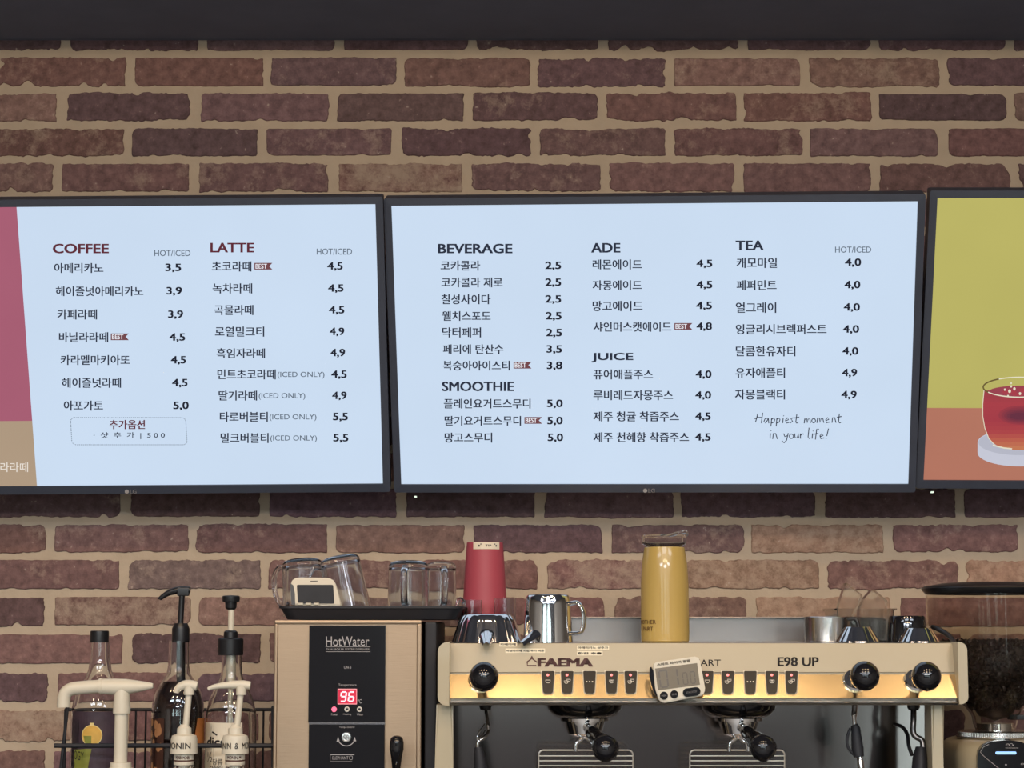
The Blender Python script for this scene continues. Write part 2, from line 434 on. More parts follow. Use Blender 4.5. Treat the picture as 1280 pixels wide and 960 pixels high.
# ------------------------------------------------------------------ brick wall
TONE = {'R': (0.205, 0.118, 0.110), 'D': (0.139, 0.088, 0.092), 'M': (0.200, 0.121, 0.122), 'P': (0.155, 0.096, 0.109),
        'B': (0.226, 0.143, 0.125), 'T': (0.331, 0.213, 0.157), 'S': (0.203, 0.116, 0.107), 'G': (0.203, 0.143, 0.131)}
SMEAR = {'R': 0.35, 'D': 0.30, 'M': 0.34, 'P': 0.29, 'B': 0.36, 'T': 0.44, 'S': 0.47, 'G': 0.39}
ROWS = [  # (top px, bottom px, joints px, tones from the left)
 (29, 63, [82, 253, 424, 591, 754, 929, 1093, 1263], 'DDDDDDDDD'),  # uniform dark tone paints in the shade under the soffit
 (73, 108, [162, 334, 500, 668, 836.5, 1006.5, 1178.5], 'RRPRDBBD'),
 (117, 151.5, [77, 245, 417, 584, 753, 924, 1094, 1263], 'BDMDDRRDB'),
 (161, 195.3, [161, 327, 496, 670, 838, 1008, 1179], 'RDMDMRMR'),
 (204.5, 240, [73, 243, 417, 583, 755, 922, 1095, 1268], 'BMMSMMMRD')]
y = 249.5
for k in range(8):
    ph = [158, 73][k % 2]
    ROWS.append((y, y + 35.5, [ph + 171.8 * j for j in range(7)], 'MRDMRBMR'[k % 3:] + 'MD')); y += 45.2
ROWS += [
 (611.5, 646.5, [-14, 158, 331, 502.5, 675, 847, 1024, 1200], 'DDDPDDPDD'),  # dark tones carry the painted shadow below the screens
 (655.5, 691, [64, 240, 415, 586, 758, 935, 1110, 1278], 'RRRBPMTRR'),
 (700, 736, [-18, 155, 330, 503, 678, 852, 1029, 1202], 'RRGRRSTRT'),
 (747, 782.5, [62, 244, 417, 590, 762, 940, 1118, 1293], 'DSBGRBTRB'),
 (793, 829.5, [-14, 160, 332, 506, 680, 856, 1032, 1206], 'RRDRBRRRB'),
 (841, 877, [66, 240, 416, 590, 766, 942, 1118, 1294], 'DRPRMRBRB'),
 (888, 926.5, [-20, 155, 330, 506, 682, 858, 1034, 1212], 'STRRBRRDR'),
 (939, 976, [61, 238, 414, 592, 768, 946, 1122, 1298], 'RMRBRRMRB'),
 (987, 1024, [-20, 155, 330, 506, 682, 858, 1036, 1214], 'RMRBRRMRB')]
def wall():
    bm = new(); lay = bm.verts.layers.float_color.new('tint')
    for f in ((-XW, 0, XW, ZCEIL + 0.1),):
        n = 1
        quad(bm, [(f[0], 0, f[1]), (f[2], 0, f[1]), (f[2], 0, f[3]), (f[0], 0, f[3])], 0)
    rnd = random.Random(11)
    def brick(x0, x1, z0, z1, tone):
        c = TONE[tone]; j = 1 + rnd.uniform(-0.14, 0.14)
        col = (c[0] * j * rnd.uniform(.97, 1.05), c[1] * j, c[2] * j * rnd.uniform(.94, 1.06), SMEAR[tone] + rnd.uniform(-.05, .05))
        rr = [rnd.choice((0.002, 0.003, 0.005, 0.012)) for _ in range(4)]
        pts = []
        step = 0.0042
        cs = ((x1, z0, -90), (x1, z1, 0), (x0, z1, 90), (x0, z0, 180))
        for i, (cx, cz, a0) in enumerate(cs):
            r = rr[i]; ox = cx - r if cx == x1 else cx + r; oz = cz + r if cz == z0 else cz - r
            for k in range(4):
                a = R(a0 + 90 * k / 3); pts.append((ox + r * math.cos(a), oz + r * math.sin(a)))
            nx_ = cs[(i + 1) % 4]; r2 = rr[(i + 1) % 4]
            ox2 = nx_[0] - r2 if nx_[0] == x1 else nx_[0] + r2; oz2 = nx_[1] + r2 if nx_[1] == z0 else nx_[1] - r2
            a = R(nx_[2]); e = (ox2 + r2 * math.cos(a), oz2 + r2 * math.sin(a)); s = pts[-1]
            L_ = math.hypot(e[0] - s[0], e[1] - s[1]); m = int(L_ / step)
            for k in range(1, m): pts.append((s[0] + (e[0] - s[0]) * k / m, s[1] + (e[1] - s[1]) * k / m))
        cx, cz = (x0 + x1) / 2, (z0 + z1) / 2
        rough = rnd.uniform(0.6, 2.1); sx, sz = (x1 - x0) / 2, (z1 - z0) / 2
        out = []
        for (x, z) in pts:
            q = noise.noise(Vector((x * 90, z * 90, 0))) * 0.0012 + noise.noise(Vector((x * 230, z * 230, 5))) * 0.0011 + noise.noise(Vector((x * 28, z * 28, 3.3))) * 0.0018 - max(0, noise.noise(Vector((x * 45, z * 45, 9))) - 0.28) * 0.010
            q *= rough
            dx = max(-1, min(1, (x - cx) / sx)); dz = max(-1, min(1, (z - cz) / sz))
            out.append((x + q * (abs(dx) ** 12) * (1 if dx > 0 else -1), z + q * (abs(dz) ** 6) * (1 if dz > 0 else -1)))
        rings = []
        for ins, yy in ((0.0, 0.001), (0.0004, -0.0022), (0.0018, -0.0034)):
            rings.append([bm.verts.new((cx + (x - cx) * (1 - ins / sx), yy, cz + (z - cz) * (1 - ins / sz))) for x, z in out])
        for rg in rings:
            for v in rg: v[lay] = col
        n = len(out)
        for A, B in zip(rings, rings[1:]):
            for k in range(n): bm.faces.new((A[k], A[(k + 1) % n], B[(k + 1) % n], B[k])).material_index = 1
        bm.faces.new(rings[-1]).material_index = 1
    rows = []
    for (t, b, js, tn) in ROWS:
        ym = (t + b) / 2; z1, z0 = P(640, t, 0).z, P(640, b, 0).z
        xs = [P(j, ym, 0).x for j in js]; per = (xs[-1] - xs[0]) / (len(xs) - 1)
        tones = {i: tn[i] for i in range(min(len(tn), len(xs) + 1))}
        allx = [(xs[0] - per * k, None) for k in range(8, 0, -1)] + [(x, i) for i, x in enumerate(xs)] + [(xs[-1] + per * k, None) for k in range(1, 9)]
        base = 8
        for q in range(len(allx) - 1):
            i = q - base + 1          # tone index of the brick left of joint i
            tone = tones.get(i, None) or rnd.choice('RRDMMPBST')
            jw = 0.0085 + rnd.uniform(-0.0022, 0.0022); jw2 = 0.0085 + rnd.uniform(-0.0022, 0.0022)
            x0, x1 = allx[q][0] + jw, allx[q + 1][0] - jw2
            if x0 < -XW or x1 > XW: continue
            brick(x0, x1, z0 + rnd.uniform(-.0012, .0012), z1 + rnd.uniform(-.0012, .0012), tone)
    # courses below the picture, down to the floor
    zb = P(640, 1034, 0).z; k = 0
    while zb > 0.08:
        off = (k % 2) * 0.125
        for q in range(-12, 13):
            brick(q * 0.255 + off, q * 0.255 + off + 0.236, zb - 0.053, zb, rnd.choice('RRDMMPBST'))
        zb -= 0.067; k += 1
    o = obj('wall_back', bm, ['mortar', 'brick'], smooth=False, recalc=True)
    return struct(o)
wall()

# ================================================================== MENU SCREENS
CAMM = Matrix((CR, CU, -CF)).transposed()      # camera axes as columns
def cv(p): return CR * p[0] - CU * p[1] + CF * p[2]      # (right, down, forward) to world
class TV: pass
def make_tv(label, c, Rm):
    t = TV()
    rx, rd, rn = [cv([Rm[i][k] for i in range(3)]) for k in range(3)]
    t.c = CO + cv(c); t.x = rx.normalized(); t.up = -rd.normalized(); t.n = -rn.normalized()   # n points at the guests
    t.W, t.H = 0.885, 0.885 * 9 / 16
    root = thing('menu_screen', label, 'screen', t.c - t.n * 0.03, 'menu screens in a row on the brick wall')
    t.root = root
    def at(u, v, d): return t.c + t.x * u + t.up * v + t.n * d
    t.at = at
    # bezel ring, standing 3 mm proud of the panel
    bz_s, bz_t, bz_b = 0.0127, 0.0125, 0.0150
    bm = new()
    W2, H2 = t.W / 2, t.H / 2
    outer = rrect(-W2 - bz_s, -H2 - bz_b, W2 + bz_s, H2 + bz_t, 0.004, 3)
    inner = rrect(-W2, -H2, W2, H2, 0.0005, 3)
    A = [bm.verts.new(at(u, v, 0.003)) for u, v in outer]; B = [bm.verts.new(at(u, v, 0.004)) for u, v in inner]
    C = [bm.verts.new(at(u, v, -0.028)) for u, v in outer]; D = [bm.verts.new(at(u, v, -0.001)) for u, v in inner]
    n = len(A)
    for k in range(n):
        j = (k + 1) % n
        bm.faces.new((A[k], A[j], B[j], B[k])); bm.faces.new((A[k], A[j], C[j], C[k])); bm.faces.new((B[k], B[j], D[j], D[k]))
    bm.faces.new(C)
    obj('casing', bm, 'bezel', root, sharp=25)
    bm = new()                                     # bulged rear housing and the tilting wall bracket
    ra = [(u * 0.62, v * 0.66) for u, v in outer]
    prism(bm, [at(u, v, -0.028) for u, v in ra], -t.n * 0.022)
    obj('rear_housing', bm, 'black_matte', root)
    for s in (-0.16, 0.16):
        bm = new()
        p = at(s, -0.10, -0.05); a_ = Vector((p.x, -0.007, p.z)); tube(bm, [p, a_], 0.012, 8)
        p = at(s, 0.11, -0.05); b_ = Vector((p.x, -0.007, p.z - 0.03)); tube(bm, [p, b_], 0.012, 8)
        box(bm, (a_.x - .02, -0.012, a_.z - .03), (a_.x + .02, -0.004, b_.z + .03))
        obj('wall_bracket', bm, 'black_matte', root)
    def on(d):
        return lambda px, py: hit(px, py, t.c + t.n * d, t.n)
    t.on = on
    return t
def tv_panel(t, regions):
    """regions: (material, polygon in screen u,v metres)"""
    bm = new(); ms = []
    for m, pts in regions:
        if m not in ms: ms.append(m)
        bm.faces.new([bm.verts.new(t.at(u, v, 0.0)) for u, v in pts]).material_index = ms.index(m)
    return obj('screen_panel', bm, ms, t.root, smooth=False, recalc=False)

def menu_block(t, panel, name, label, title, sub, items, tcol='scr_navy'):
    """title / sub: (text, x0, x1, y); items: (text, x0, x1, y, price, px0, px1, py, tag or None, note or None)"""
    on = t.on(0.0006)
    def line(nm, m, txt, x0, x1, y, h=None, bold=0.0, lb=None):
        bm = new(); write(bm, txt, on, x0, x1, y, h, bold, 0)
        obj(nm, bm, m, panel, smooth=False, recalc=False, label=lb)
    if title: line('menu_heading', tcol, *title, 11.6, 0.030, label)
    if sub: line('menu_note', 'scr_grey', *sub, 7.6, 0.008)
    for it in items:
        line('menu_item', 'scr_navy', it[0], it[1], it[2], it[3], None, 0.022)
        if it[4]: line('menu_price', 'scr_black', it[4], it[5], it[6], it[7] + 0.4, 10.6, 0.030)
        if len(it) > 9 and it[9]: line('menu_note', 'scr_grey', '(ICED ONLY)', it[9][0], it[9][1], it[3] + 1, 8.6, 0.008)
    for it in items:
        if len(it) > 8 and it[8]:
            x0, x1, y = it[8]
            bt = new(); o1, o2 = t.on(0.0006), t.on(0.0010)
            flat(bt, [(x0, y - 4.2), (x1, y - 4.2), (x1 - 4, y), (x1, y + 4.2), (x0, y + 4.2)], o1, 0)
            write(bt, 'BEST', o2, x0 + 1.6, x0 + 15.6, y, 6.0, 0.02, 1)
            obj('best_tag', bt, ['scr_tag', 'scr_lines'], panel, smooth=False, recalc=False, label='dark red BEST ribbon beside a menu item')
def tv_marks(t, logo_px, led_px):
    bm = new(); on = t.on(0.0046)
    x, y = logo_px
    flat(bm, ell(x - 4.5, y, 2.6, 2.6, n=16), on, 0); write(bm, 'LG', on, x - 0.5, x + 7.5, y, 5, 0.02, 0)
    obj('logo', bm, 'print_grey', t.root, smooth=False, recalc=False, label='small grey round emblem and letters LG')
    bm = new(); on = t.on(-0.004)
    x, y = led_px
    p = on(x, y); s = 0.0022
    box(bm, p + Vector((-s, -0.006, -s * 0.6)), p + Vector((s, 0.004, s * 0.6)), 0.0006)
    obj('indicator_light', bm, 'led_white', t.root)

# ---- middle screen
t2 = make_tv('menu screen listing BEVERAGE, SMOOTHIE, ADE, JUICE and TEA', (0.24183, -0.06510, 3.55737),
  ((0.99820, 0.01937, 0.05677), (-0.00347, 0.96353, -0.26758), (-0.05988, 0.26690, 0.96186)))
W2, H2 = t2.W / 2, t2.H / 2
p2 = tv_panel(t2, [('scr_white', [(-W2, -H2), (W2, -H2), (W2, H2), (-W2, H2)])])
menu_block(t2, p2, 'menu_section', 'menu heading BEVERAGE', ('BEVERAGE', 548, 640, 310.7), None, [
 ('코카콜라', 551, 600, 332, '2,5', 682, 701, 332), ('코카콜라 제로', 552, 628, 353, '2,5', 682, 701, 353),
 ('칠성사이다', 552, 613, 374, '2,5', 682, 701, 374), ('웰치스포도', 553, 613, 395, '2,5', 682.5, 701.5, 395),
 ('닥터페퍼', 553, 601, 415.5, '2,5', 683, 702, 416), ('페리에 탄산수', 554, 629, 436.5, '3,5', 683.5, 702, 436.5),
 ('복숭아아이스티', 554, 637, 457, '3,8', 684, 702.5, 457, (642, 664.5, 456.5))])
menu_block(t2, p2, 'menu_section', 'menu heading SMOOTHIE', ('SMOOTHIE', 553, 642, 483), None, [
 ('플레인요거트스무디', 555, 663, 504.5, '5,0', 684, 703, 504.5), ('딸기요거트스무디', 556, 651, 526, '5,0', 684.5, 703, 526, (655.5, 677.5, 525.5)),
 ('망고스무디', 556, 615, 547, '5,0', 685, 703.5, 547)])
menu_block(t2, p2, 'menu_section', 'menu heading ADE', ('ADE', 739.5, 775, 309.7), None, [
 ('레몬에이드', 741, 802, 330.5, '4,5', 871, 890, 329.5), ('자몽에이드', 741, 802, 356.5, '4,5', 871, 890, 356),
 ('망고에이드', 741, 803, 382.5, '4,5', 870.5, 889.5, 382), ('샤인머스캣에이드', 742, 839, 408.5, '4,8', 871, 889.5, 408, (843, 865.5, 408))])
menu_block(t2, p2, 'menu_section', 'menu heading JUICE', ('JUICE', 740, 791, 447), None, [
 ('퓨어애플주스', 742, 816, 468, '4,0', 870, 889, 468), ('루비레드자몽주스', 742, 841, 494, '4,0', 869.5, 888.5, 494),
 ('제주 청귤 착즙주스', 742, 848.5, 520.5, '4,5', 869.5, 888, 520.5), ('제주 천혜향 착즙주스', 742, 861, 546.5, '4,5', 869, 888, 546.5)])
menu_block(t2, p2, 'menu_section', 'menu heading TEA', ('TEA', 920, 954, 306.7), ('HOT/ICED', 1044, 1089, 312), [
 ('캐모마일', 921, 971, 328.5, '4,0', 1056.5, 1076, 328), ('페퍼민트', 921, 970.5, 356.5, '4,0', 1056, 1075, 356),
 ('얼그레이', 920, 970, 384.5, '4,0', 1055, 1074.5, 384), ('잉글리시브렉퍼스트', 920, 1033, 411.5, '4,0', 1054, 1073.5, 411.5),
 ('달콤한유자티', 920, 994, 439, '4,0', 1053.5, 1072.5, 439), ('유자애플티', 919.5, 981, 466, '4,9', 1053, 1071, 466),
 ('자몽블랙티', 919, 981, 493, '4,9', 1052, 1070.5, 493.5)])
bm = new(); on = t2.on(0.0006)
def hw(*pts): return [(900 + x / 4.571, 430 + y / 4.571) for x, y in pts]
def ring_(cx, cy, r): return hw(*[(cx + r * math.cos(R(a)), cy + r * 1.1 * math.sin(R(a))) for a in range(-90, 271, 40)])
for s in [hw((216, 398), (203, 447)), hw((198, 428), (215, 420), (240, 420)), hw((244, 393), (236, 452)),
  hw((274, 424), (258, 426), (251, 442), (260, 452), (273, 432), (276, 424), (279, 453)),
  hw((295, 424), (291, 471)), hw((293, 434), (303, 424), (313, 430), (309, 446), (295, 451)),
  hw((325, 424), (321, 471)), hw((323, 434), (333, 424), (343, 430), (339, 446), (325, 451)),
  hw((361, 424), (358, 452)), hw((363, 408), (364, 412)),
  hw((374, 440), (392, 432), (385, 421), (374, 435), (379, 452), (397, 447)),
  hw((419, 421), (405, 428), (415, 441), (400, 451)), hw((439, 402), (433, 446), (438, 452), (447, 448)), hw((424, 423), (453, 418)),
  hw((481, 453), (485, 424), (486, 434), (495, 424), (499, 451), (503, 430), (512, 424), (518, 451)), ring_(535, 438, 11),
  hw((554, 451), (558, 421), (560, 432), (568, 422), (572, 449), (577, 428), (587, 423), (593, 450)),
  hw((604, 438), (622, 431), (615, 420), (604, 433), (609, 450), (629, 445)), hw((640, 450), (643, 421), (655, 420), (663, 450)),
  hw((682, 398), (677, 445), (684, 451), (691, 447)), hw((668, 419), (695, 414)),
  hw((288, 510), (286, 541)), hw((291, 493), (292, 497)), hw((301, 543), (305, 511), (318, 511), (328, 543)),
  hw((364, 511), (370, 529), (385, 524)), hw((390, 509), (380, 550), (366, 565), (354, 553)), ring_(408, 527, 12),
  hw((427, 511), (428, 533), (440, 537), (448, 511), (451, 538)), hw((459, 511), (460, 541)), hw((460, 523), (468, 513), (479, 515)),
  hw((509, 478), (503, 532), (510, 540), (518, 536)), hw((529, 511), (526, 541)), hw((531, 495), (532, 499)),
  hw((566, 487), (553, 486), (545, 546)), hw((533, 516), (562, 511)), hw((571, 530), (590, 522), (582, 511), (571, 525), (576, 541), (596, 536)),
  hw((620, 483), (610, 526)), hw((607, 537), (606, 541))]:
    stroke(bm, s, on, 1.15)
obj('handwritten_slogan', bm, 'scr_navy', p2, smooth=False, recalc=False, label='handwritten words Happiest moment in your life')
tv_marks(t2, (811, 613.3), (519.5, 621))

# ---- left screen
t1 = make_tv('menu screen listing COFFEE and LATTE beside a pink and tan picture strip', (-0.67150, -0.06213, 3.57771),
  ((0.99994, 0.00911, 0.00529), (-0.00739, 0.96444, -0.26421), (-0.00751, 0.26416, 0.96445)))
ub = -0.3774 * W2; vb = -H2 + 0.239 * t1.H
p1 = tv_panel(t1, [('scr_white', [(ub, -H2), (W2, -H2), (W2, H2), (ub, H2)]),
  ('scr_pink', [(-W2, vb), (ub, vb), (ub, H2), (-W2, H2)]), ('scr_tan', [(-W2, -H2), (ub, -H2), (ub, vb), (-W2, vb)])])
menu_block(t1, p1, 'menu_section', 'menu heading COFFEE', ('COFFEE', 66.5, 135.5, 310.7), ('HOT/ICED', 193, 238, 316.3), [
 ('아메리카노', 68, 129, 335, '3,5', 207, 226, 334.5), ('헤이즐넛아메리카노', 70, 179, 364, '3,9', 208.5, 227, 363.7),
 ('카페라떼', 72, 121, 393, '3,9', 210.5, 228.5, 393), ('바닐라라떼', 74, 135, 421.5, '4,5', 212, 231, 421.5, (138.5, 161, 421)),
 ('카라멜마키아또', 76, 162, 450, '4,5', 214, 232, 450), ('헤이즐넛라떼', 77.5, 151, 478.5, '4,5', 215.5, 234, 478.5),
 ('아포가토', 80, 128.5, 507, '5,0', 217, 235.5, 507)], 'scr_maroon')
menu_block(t1, p1, 'menu_section', 'menu heading LATTE', ('LATTE', 263.5, 317, 309.5), ('HOT/ICED', 396, 440, 314.5), [
 ('초코라떼', 265, 314, 333, '4,5', 409.5, 428, 332.7, (318, 340.5, 332.8)), ('녹차라떼', 266, 315, 360.5, '4,5', 410.5, 429, 360.3),
 ('곡물라떼', 268, 316.5, 387.5, '4,5', 411.5, 430, 387.5), ('로열밀크티', 269, 330, 414.5, '4,9', 412.5, 430, 414.5),
 ('흑임자라떼', 271, 331, 441.5, '4,9', 413.5, 431, 441),
 ('민트초코라떼', 272, 344.5, 468, '4,5', 414.5, 433, 468, None, (347, 405.5)), ('딸기라떼', 273.5, 321, 494.5, '4,9', 415.5, 433, 494.5, None, (323.5, 381.5)),
 ('타로버블티', 275, 334.5, 521, '5,5', 416.5, 434.5, 521, None, (337, 395.5)), ('밀크버블티', 276, 335.5, 547.5, '5,5', 417, 435, 547.5, None, (338, 396))], 'scr_maroon')
on = t1.on(0.0006)
bm = new(); write(bm, '추가옵션', on, 137, 181, 530.7, None, 0.026, 0); obj('menu_heading', bm, 'scr_maroon', p1, smooth=False, recalc=False, label='small heading inside the dotted box')
bm = new(); write(bm, '·  샷  추  가  |  5 0 0', on, 117, 206, 544.5, 8.6, 0.01, 0); obj('menu_item', bm, 'scr_navy', p1, smooth=False, recalc=False)
bm = new()
pts = rrect(88, 522, 232, 556, 5, 4); pts = [(x + (y - 522) * 0.06, y) for x, y in pts]
for i in range(len(pts)):
    a, b = pts[i], pts[(i + 1) % len(pts)]; L_ = math.hypot(b[0] - a[0], b[1] - a[1]); m = max(1, int(L_ / 2.4))
    for k in range(m):
        s, e = k / m, (k + 0.5) / m
        stroke(bm, [(a[0] + (b[0] - a[0]) * s, a[1] + (b[1] - a[1]) * s), (a[0] + (b[0] - a[0]) * e, a[1] + (b[1] - a[1]) * e)], on, 0.9, 1)
obj('option_box', bm, ['scr_maroon', 'scr_grey'], p1, smooth=False, recalc=False, label='dotted box with the extra shot option')
bm = new(); write(bm, '바닐라라떼', on, -24, 35, 584, None, 0.004, 0)
obj('picture_caption', bm, 'scr_cream', p1, smooth=False, recalc=False, label='white caption on the tan strip')
tv_marks(t1, (163, 614.5), (-20, 621))

# ---- right screen
t3 = make_tv('screen showing a picture of a red drink in a glass before yellow', (1.15774, -0.07163, 3.52935),
  ((0.99948, 0.00539, 0.03181), (0.00326, 0.96405, -0.26570), (-0.03210, 0.26567, 0.96353)))
on0 = t3.on(0)
vb = (hit(1200, 510, t3.c, t3.n) - t3.c).dot(t3.up)
p3 = tv_panel(t3, [('scr_yellow', [(-W2, vb), (W2, vb), (W2, H2), (-W2, H2)]), ('scr_orange', [(-W2, -H2), (W2, -H2), (W2, vb), (-W2, vb)])])
cx = 1275
ms = ['scr_coaster_side', 'scr_coaster', 'scr_drink', 'scr_drink_low', 'scr_drink_dark', 'scr_drink_top', 'scr_rim', 'scr_rim_dark']
bm = new(); L0 = [t3.on(0.0003 * k) for k in range(1, 9)]
flat(bm, ell(cx, 553, 53, 17, 180, 360, 24) + ell(cx, 566, 53, 17, 0, 180, 24), L0[0], 0)
flat(bm, ell(cx, 553, 52, 16), L0[1], 1)
def blend(a, b, k, nm):
    c = tuple(a[q] + (b[q] - a[q]) * k for q in range(3))
    if nm not in M: M[nm] = screen_mat(nm, srgb(*c), 1, 0.05, 24)
    return nm
side = [(488, 45), (505, 46.6), (520, 46.6), (535, 44), (548, 39), (556, 32), (560, 22), (562.5, 8)]
def half(y):
    for (y1, w1), (y2, w2) in zip(side, side[1:]):
        if y1 <= y <= y2: return w1 + (w2 - w1) * (y - y1) / (y2 - y1)
    return 8
body = [(cx - w_, y_) for y_, w_ in side]
stops = [(488, (150, 56, 66)), (505, (166, 58, 68)), (525, (160, 54, 66)), (540, (170, 64, 68)), (550, (184, 92, 74)), (562.5, (196, 124, 84))]
nb = 15
for k in range(nb):
    y0, y1 = 488 + 74.5 * k / nb, 488 + 74.5 * (k + 1) / nb; ym = (y0 + y1) / 2
    for (a, ca), (b, cb_) in zip(stops, stops[1:]):
        if a <= ym <= b: nm = blend(ca, cb_, (ym - a) / (b - a), 'scr_drink_band_%d' % k)
    ms.append(nm)
    flat(bm, [(cx - half(y0), y0), (cx + half(y0), y0), (cx + half(y1), y1), (cx - half(y1), y1)], L0[2], len(ms) - 1)
for k in range(5):
    nm = blend((160, 55, 66), (100, 42, 62), (k + 1) / 5, 'scr_drink_fruit_%d' % k); ms.append(nm)
    flat(bm, ell(cx + 2 - k * .6, 519 + k * .3, 29 - k * 4.2, 12 - k * 1.9), t3.on(.0012 + k * .00008), len(ms) - 1)
flat(bm, ell(cx, 489.5, 39, 7.5), L0[4], 5)
for x, y, rx, ry in ((1262, 490, 9, 3), (1283, 488, 10, 3.5), (1272, 493, 7, 2)): flat(bm, ell(x, y, rx, ry, n=16), t3.on(.00165), 2)
stroke(bm, ell(cx, 484, 46, 12.5), L0[5], 1.4, 6, True)
stroke(bm, ell(cx, 484, 46, 12.5, 150, 235, 14), L0[6], 1.8, 7)
stroke(bm, [(cx - 34, 556.5), (cx - 20, 560), (cx - 10, 561)], L0[5], 1.6, 6)
stroke(bm, body[:6], L0[5], 0.9, 6)
for x, y, r in ((1262, 489, 1.8), (1256, 487, 1.2), (1268, 486, 1.6), (1264, 479, 1.0), (1275, 492, 1.5), (1260, 495, 1.2), (1264, 483, 1.2)): flat(bm, ell(x, y, r, r * 1.3, n=10), L0[6], 6)
obj('drink_picture', bm, ms, p3, smooth=False, recalc=False, label='picture of a red drink in a glass on a white coaster')
tv_marks(t3, (1480, 613), (1165, 615.3))

# ================================================================== COUNTER
ZK = 0.95
bm = new(); box(bm, (-1.9, -0.86, ZK - 0.04), (1.9, -0.006, ZK), 0.003)
ct = thing('work_counter', 'long dark work counter standing along the brick wall', 'counter', (0, -0.43, 0))
obj('worktop', bm, 'black_matte', ct)
bm = new()
box(bm, (-1.88, -0.80, 0), (1.88, -0.03, ZK - 0.04), 0.003)
obj('base_unit', bm, 'wood', ct)

# ================================================================== BOTTLES AND PUMPS (left)
def px_lathe_obj(name, cx, w, prof, m, parent, yref=None, n=40, label=None):
    bm = new(); lpx(bm, cx, w, prof, n, yref); return obj(name, bm, m, parent, label=label)
def wrap(cx, yref, w, rpx, off=0.0004):
    """writing on a round surface: px measured along the arc from its front line"""
    c = axis(cx, yref, w); s = S(cx, yref, w); r = rpx * s + off
    def f(px, py):
        a = (px - cx) * s / r
        return Vector((c.x + r * math.sin(a), c.y - r * math.cos(a), P(cx, py, w).z))
    return f
def wrap_patch(bm, pts, f, mi=0):
    flat(bm, pts, f, mi)
def wrap_rect(bm, f, x0, x1, y0, y1, mi=0, n=14):
    prev = None
    for k in range(n + 1):
        x = x0 + (x1 - x0) * k / n
        cur = (bm.verts.new(f(x, y0)), bm.verts.new(f(x, y1)))
        if prev: bm.faces.new((prev[0], cur[0], cur[1], prev[1])).material_index = mi
        prev = cur

# ---- wire rack
ZR = 1.135
wb, wf = 0.27, 0.47
rk = thing('bottle_rack', 'black wire rack holding the three tall bottles behind the white pumps', 'rack', (P(205, 930, 0.37).x, -0.37, ZK))
bm = new()
A = P(82, 887, wb); B = P(343, 887, wb); C = P(68, 932, wf); D = P(343, 932, wf)
tube(bm, [A, B], 0.0028, 8)
obj('rear_rail', bm, 'black_matte', rk)
bm = new(); tube(bm, [C, D], 0.0036, 8); obj('front_rail', bm, 'black_matte', rk)
for nm, p0, q0 in (('left', A, C), ('right', B, D)):
    bm = new()
    lo_b = Vector((p0.x, p0.y, ZR)); lo_f = Vector((q0.x + 0.004, q0.y, ZR))
    top_f = P(84.5, 884, wf - 0.02) if nm == 'left' else None
    if nm == 'left':
        tube(bm, [P(84.5, 884, wf - 0.004), P(76, 960, wf - 0.004), Vector((P(66, 1020, wf).x, -wf + 0.004, ZR))], 0.0026, 8)
    else:
        tube(bm, [P(341, 884, wf - 0.004), P(341, 960, wf - 0.004), Vector((P(341, 1020, wf).x, -wf + 0.004, ZR))], 0.0026, 8)
    tube(bm, [p0, lo_b], 0.0026, 8)
    tube(bm, [p0, P(84.5 if nm == 'left' else 341, 884, wf - 0.004)], 0.0024, 8)
    obj('side_frame', bm, 'black_matte', rk)
for px in (170, 182.5, 196, 317, 329.5):
    bm = new(); p = P(px, 887, wb); tube(bm, [p, Vector((p.x, p.y, ZR))], 0.0018, 6)
    obj('upright_wire', bm, 'black_matte', rk)
bm = new()
x0, x1 = P(66, 1020, wf).x, P(343, 1020, wf).x
for k in range(15):
    x = x0 + (x1 - x0) * k / 14; tube(bm, [(x, -wb, ZR), (x, -wf, ZR)], 0.0017, 6)
for y in (-wb, -wf, -(wb + wf) / 2): tube(bm, [(x0, y, ZR - 0.002), (x1, y, ZR - 0.002)], 0.0026, 6)
obj('shelf_grid', bm, 'black_matte', rk)
for x in (x0 + 0.01, x1 - 0.01):
    for y in (-wb, -wf):
        bm = new(); tube(bm, [(x, y, ZR), (x, y, ZK)], 0.004, 8); obj('leg', bm, 'black_matte', rk)
ZB = ZR + 0.0022           # bottles stand on the grid
YB = 1016                  # about where the grid would be seen

def bottle_glass(cx, w, outer, t_px, yref, zb):
    """closed glass wall: outer outline (r px, y px) from the foot up, inside offset by t_px; foot at zb"""
    c = axis(cx, yref, w); s = S(cx, yref, w)
    o = [(r * s, P(cx, y, w).z) for r, y in outer]
    pr = [(0, zb), (o[0][0] * 0.9, zb), (o[0][0], zb + 0.004)] + o
    inn = [(max(r - t_px * s, 0.002), z) for r, z in o]
    pr += list(reversed(inn)) + [(inn[0][0], zb + 0.010), (0, zb + 0.008)]
    bm = new(); lathe(bm, c, pr, 44); return bm

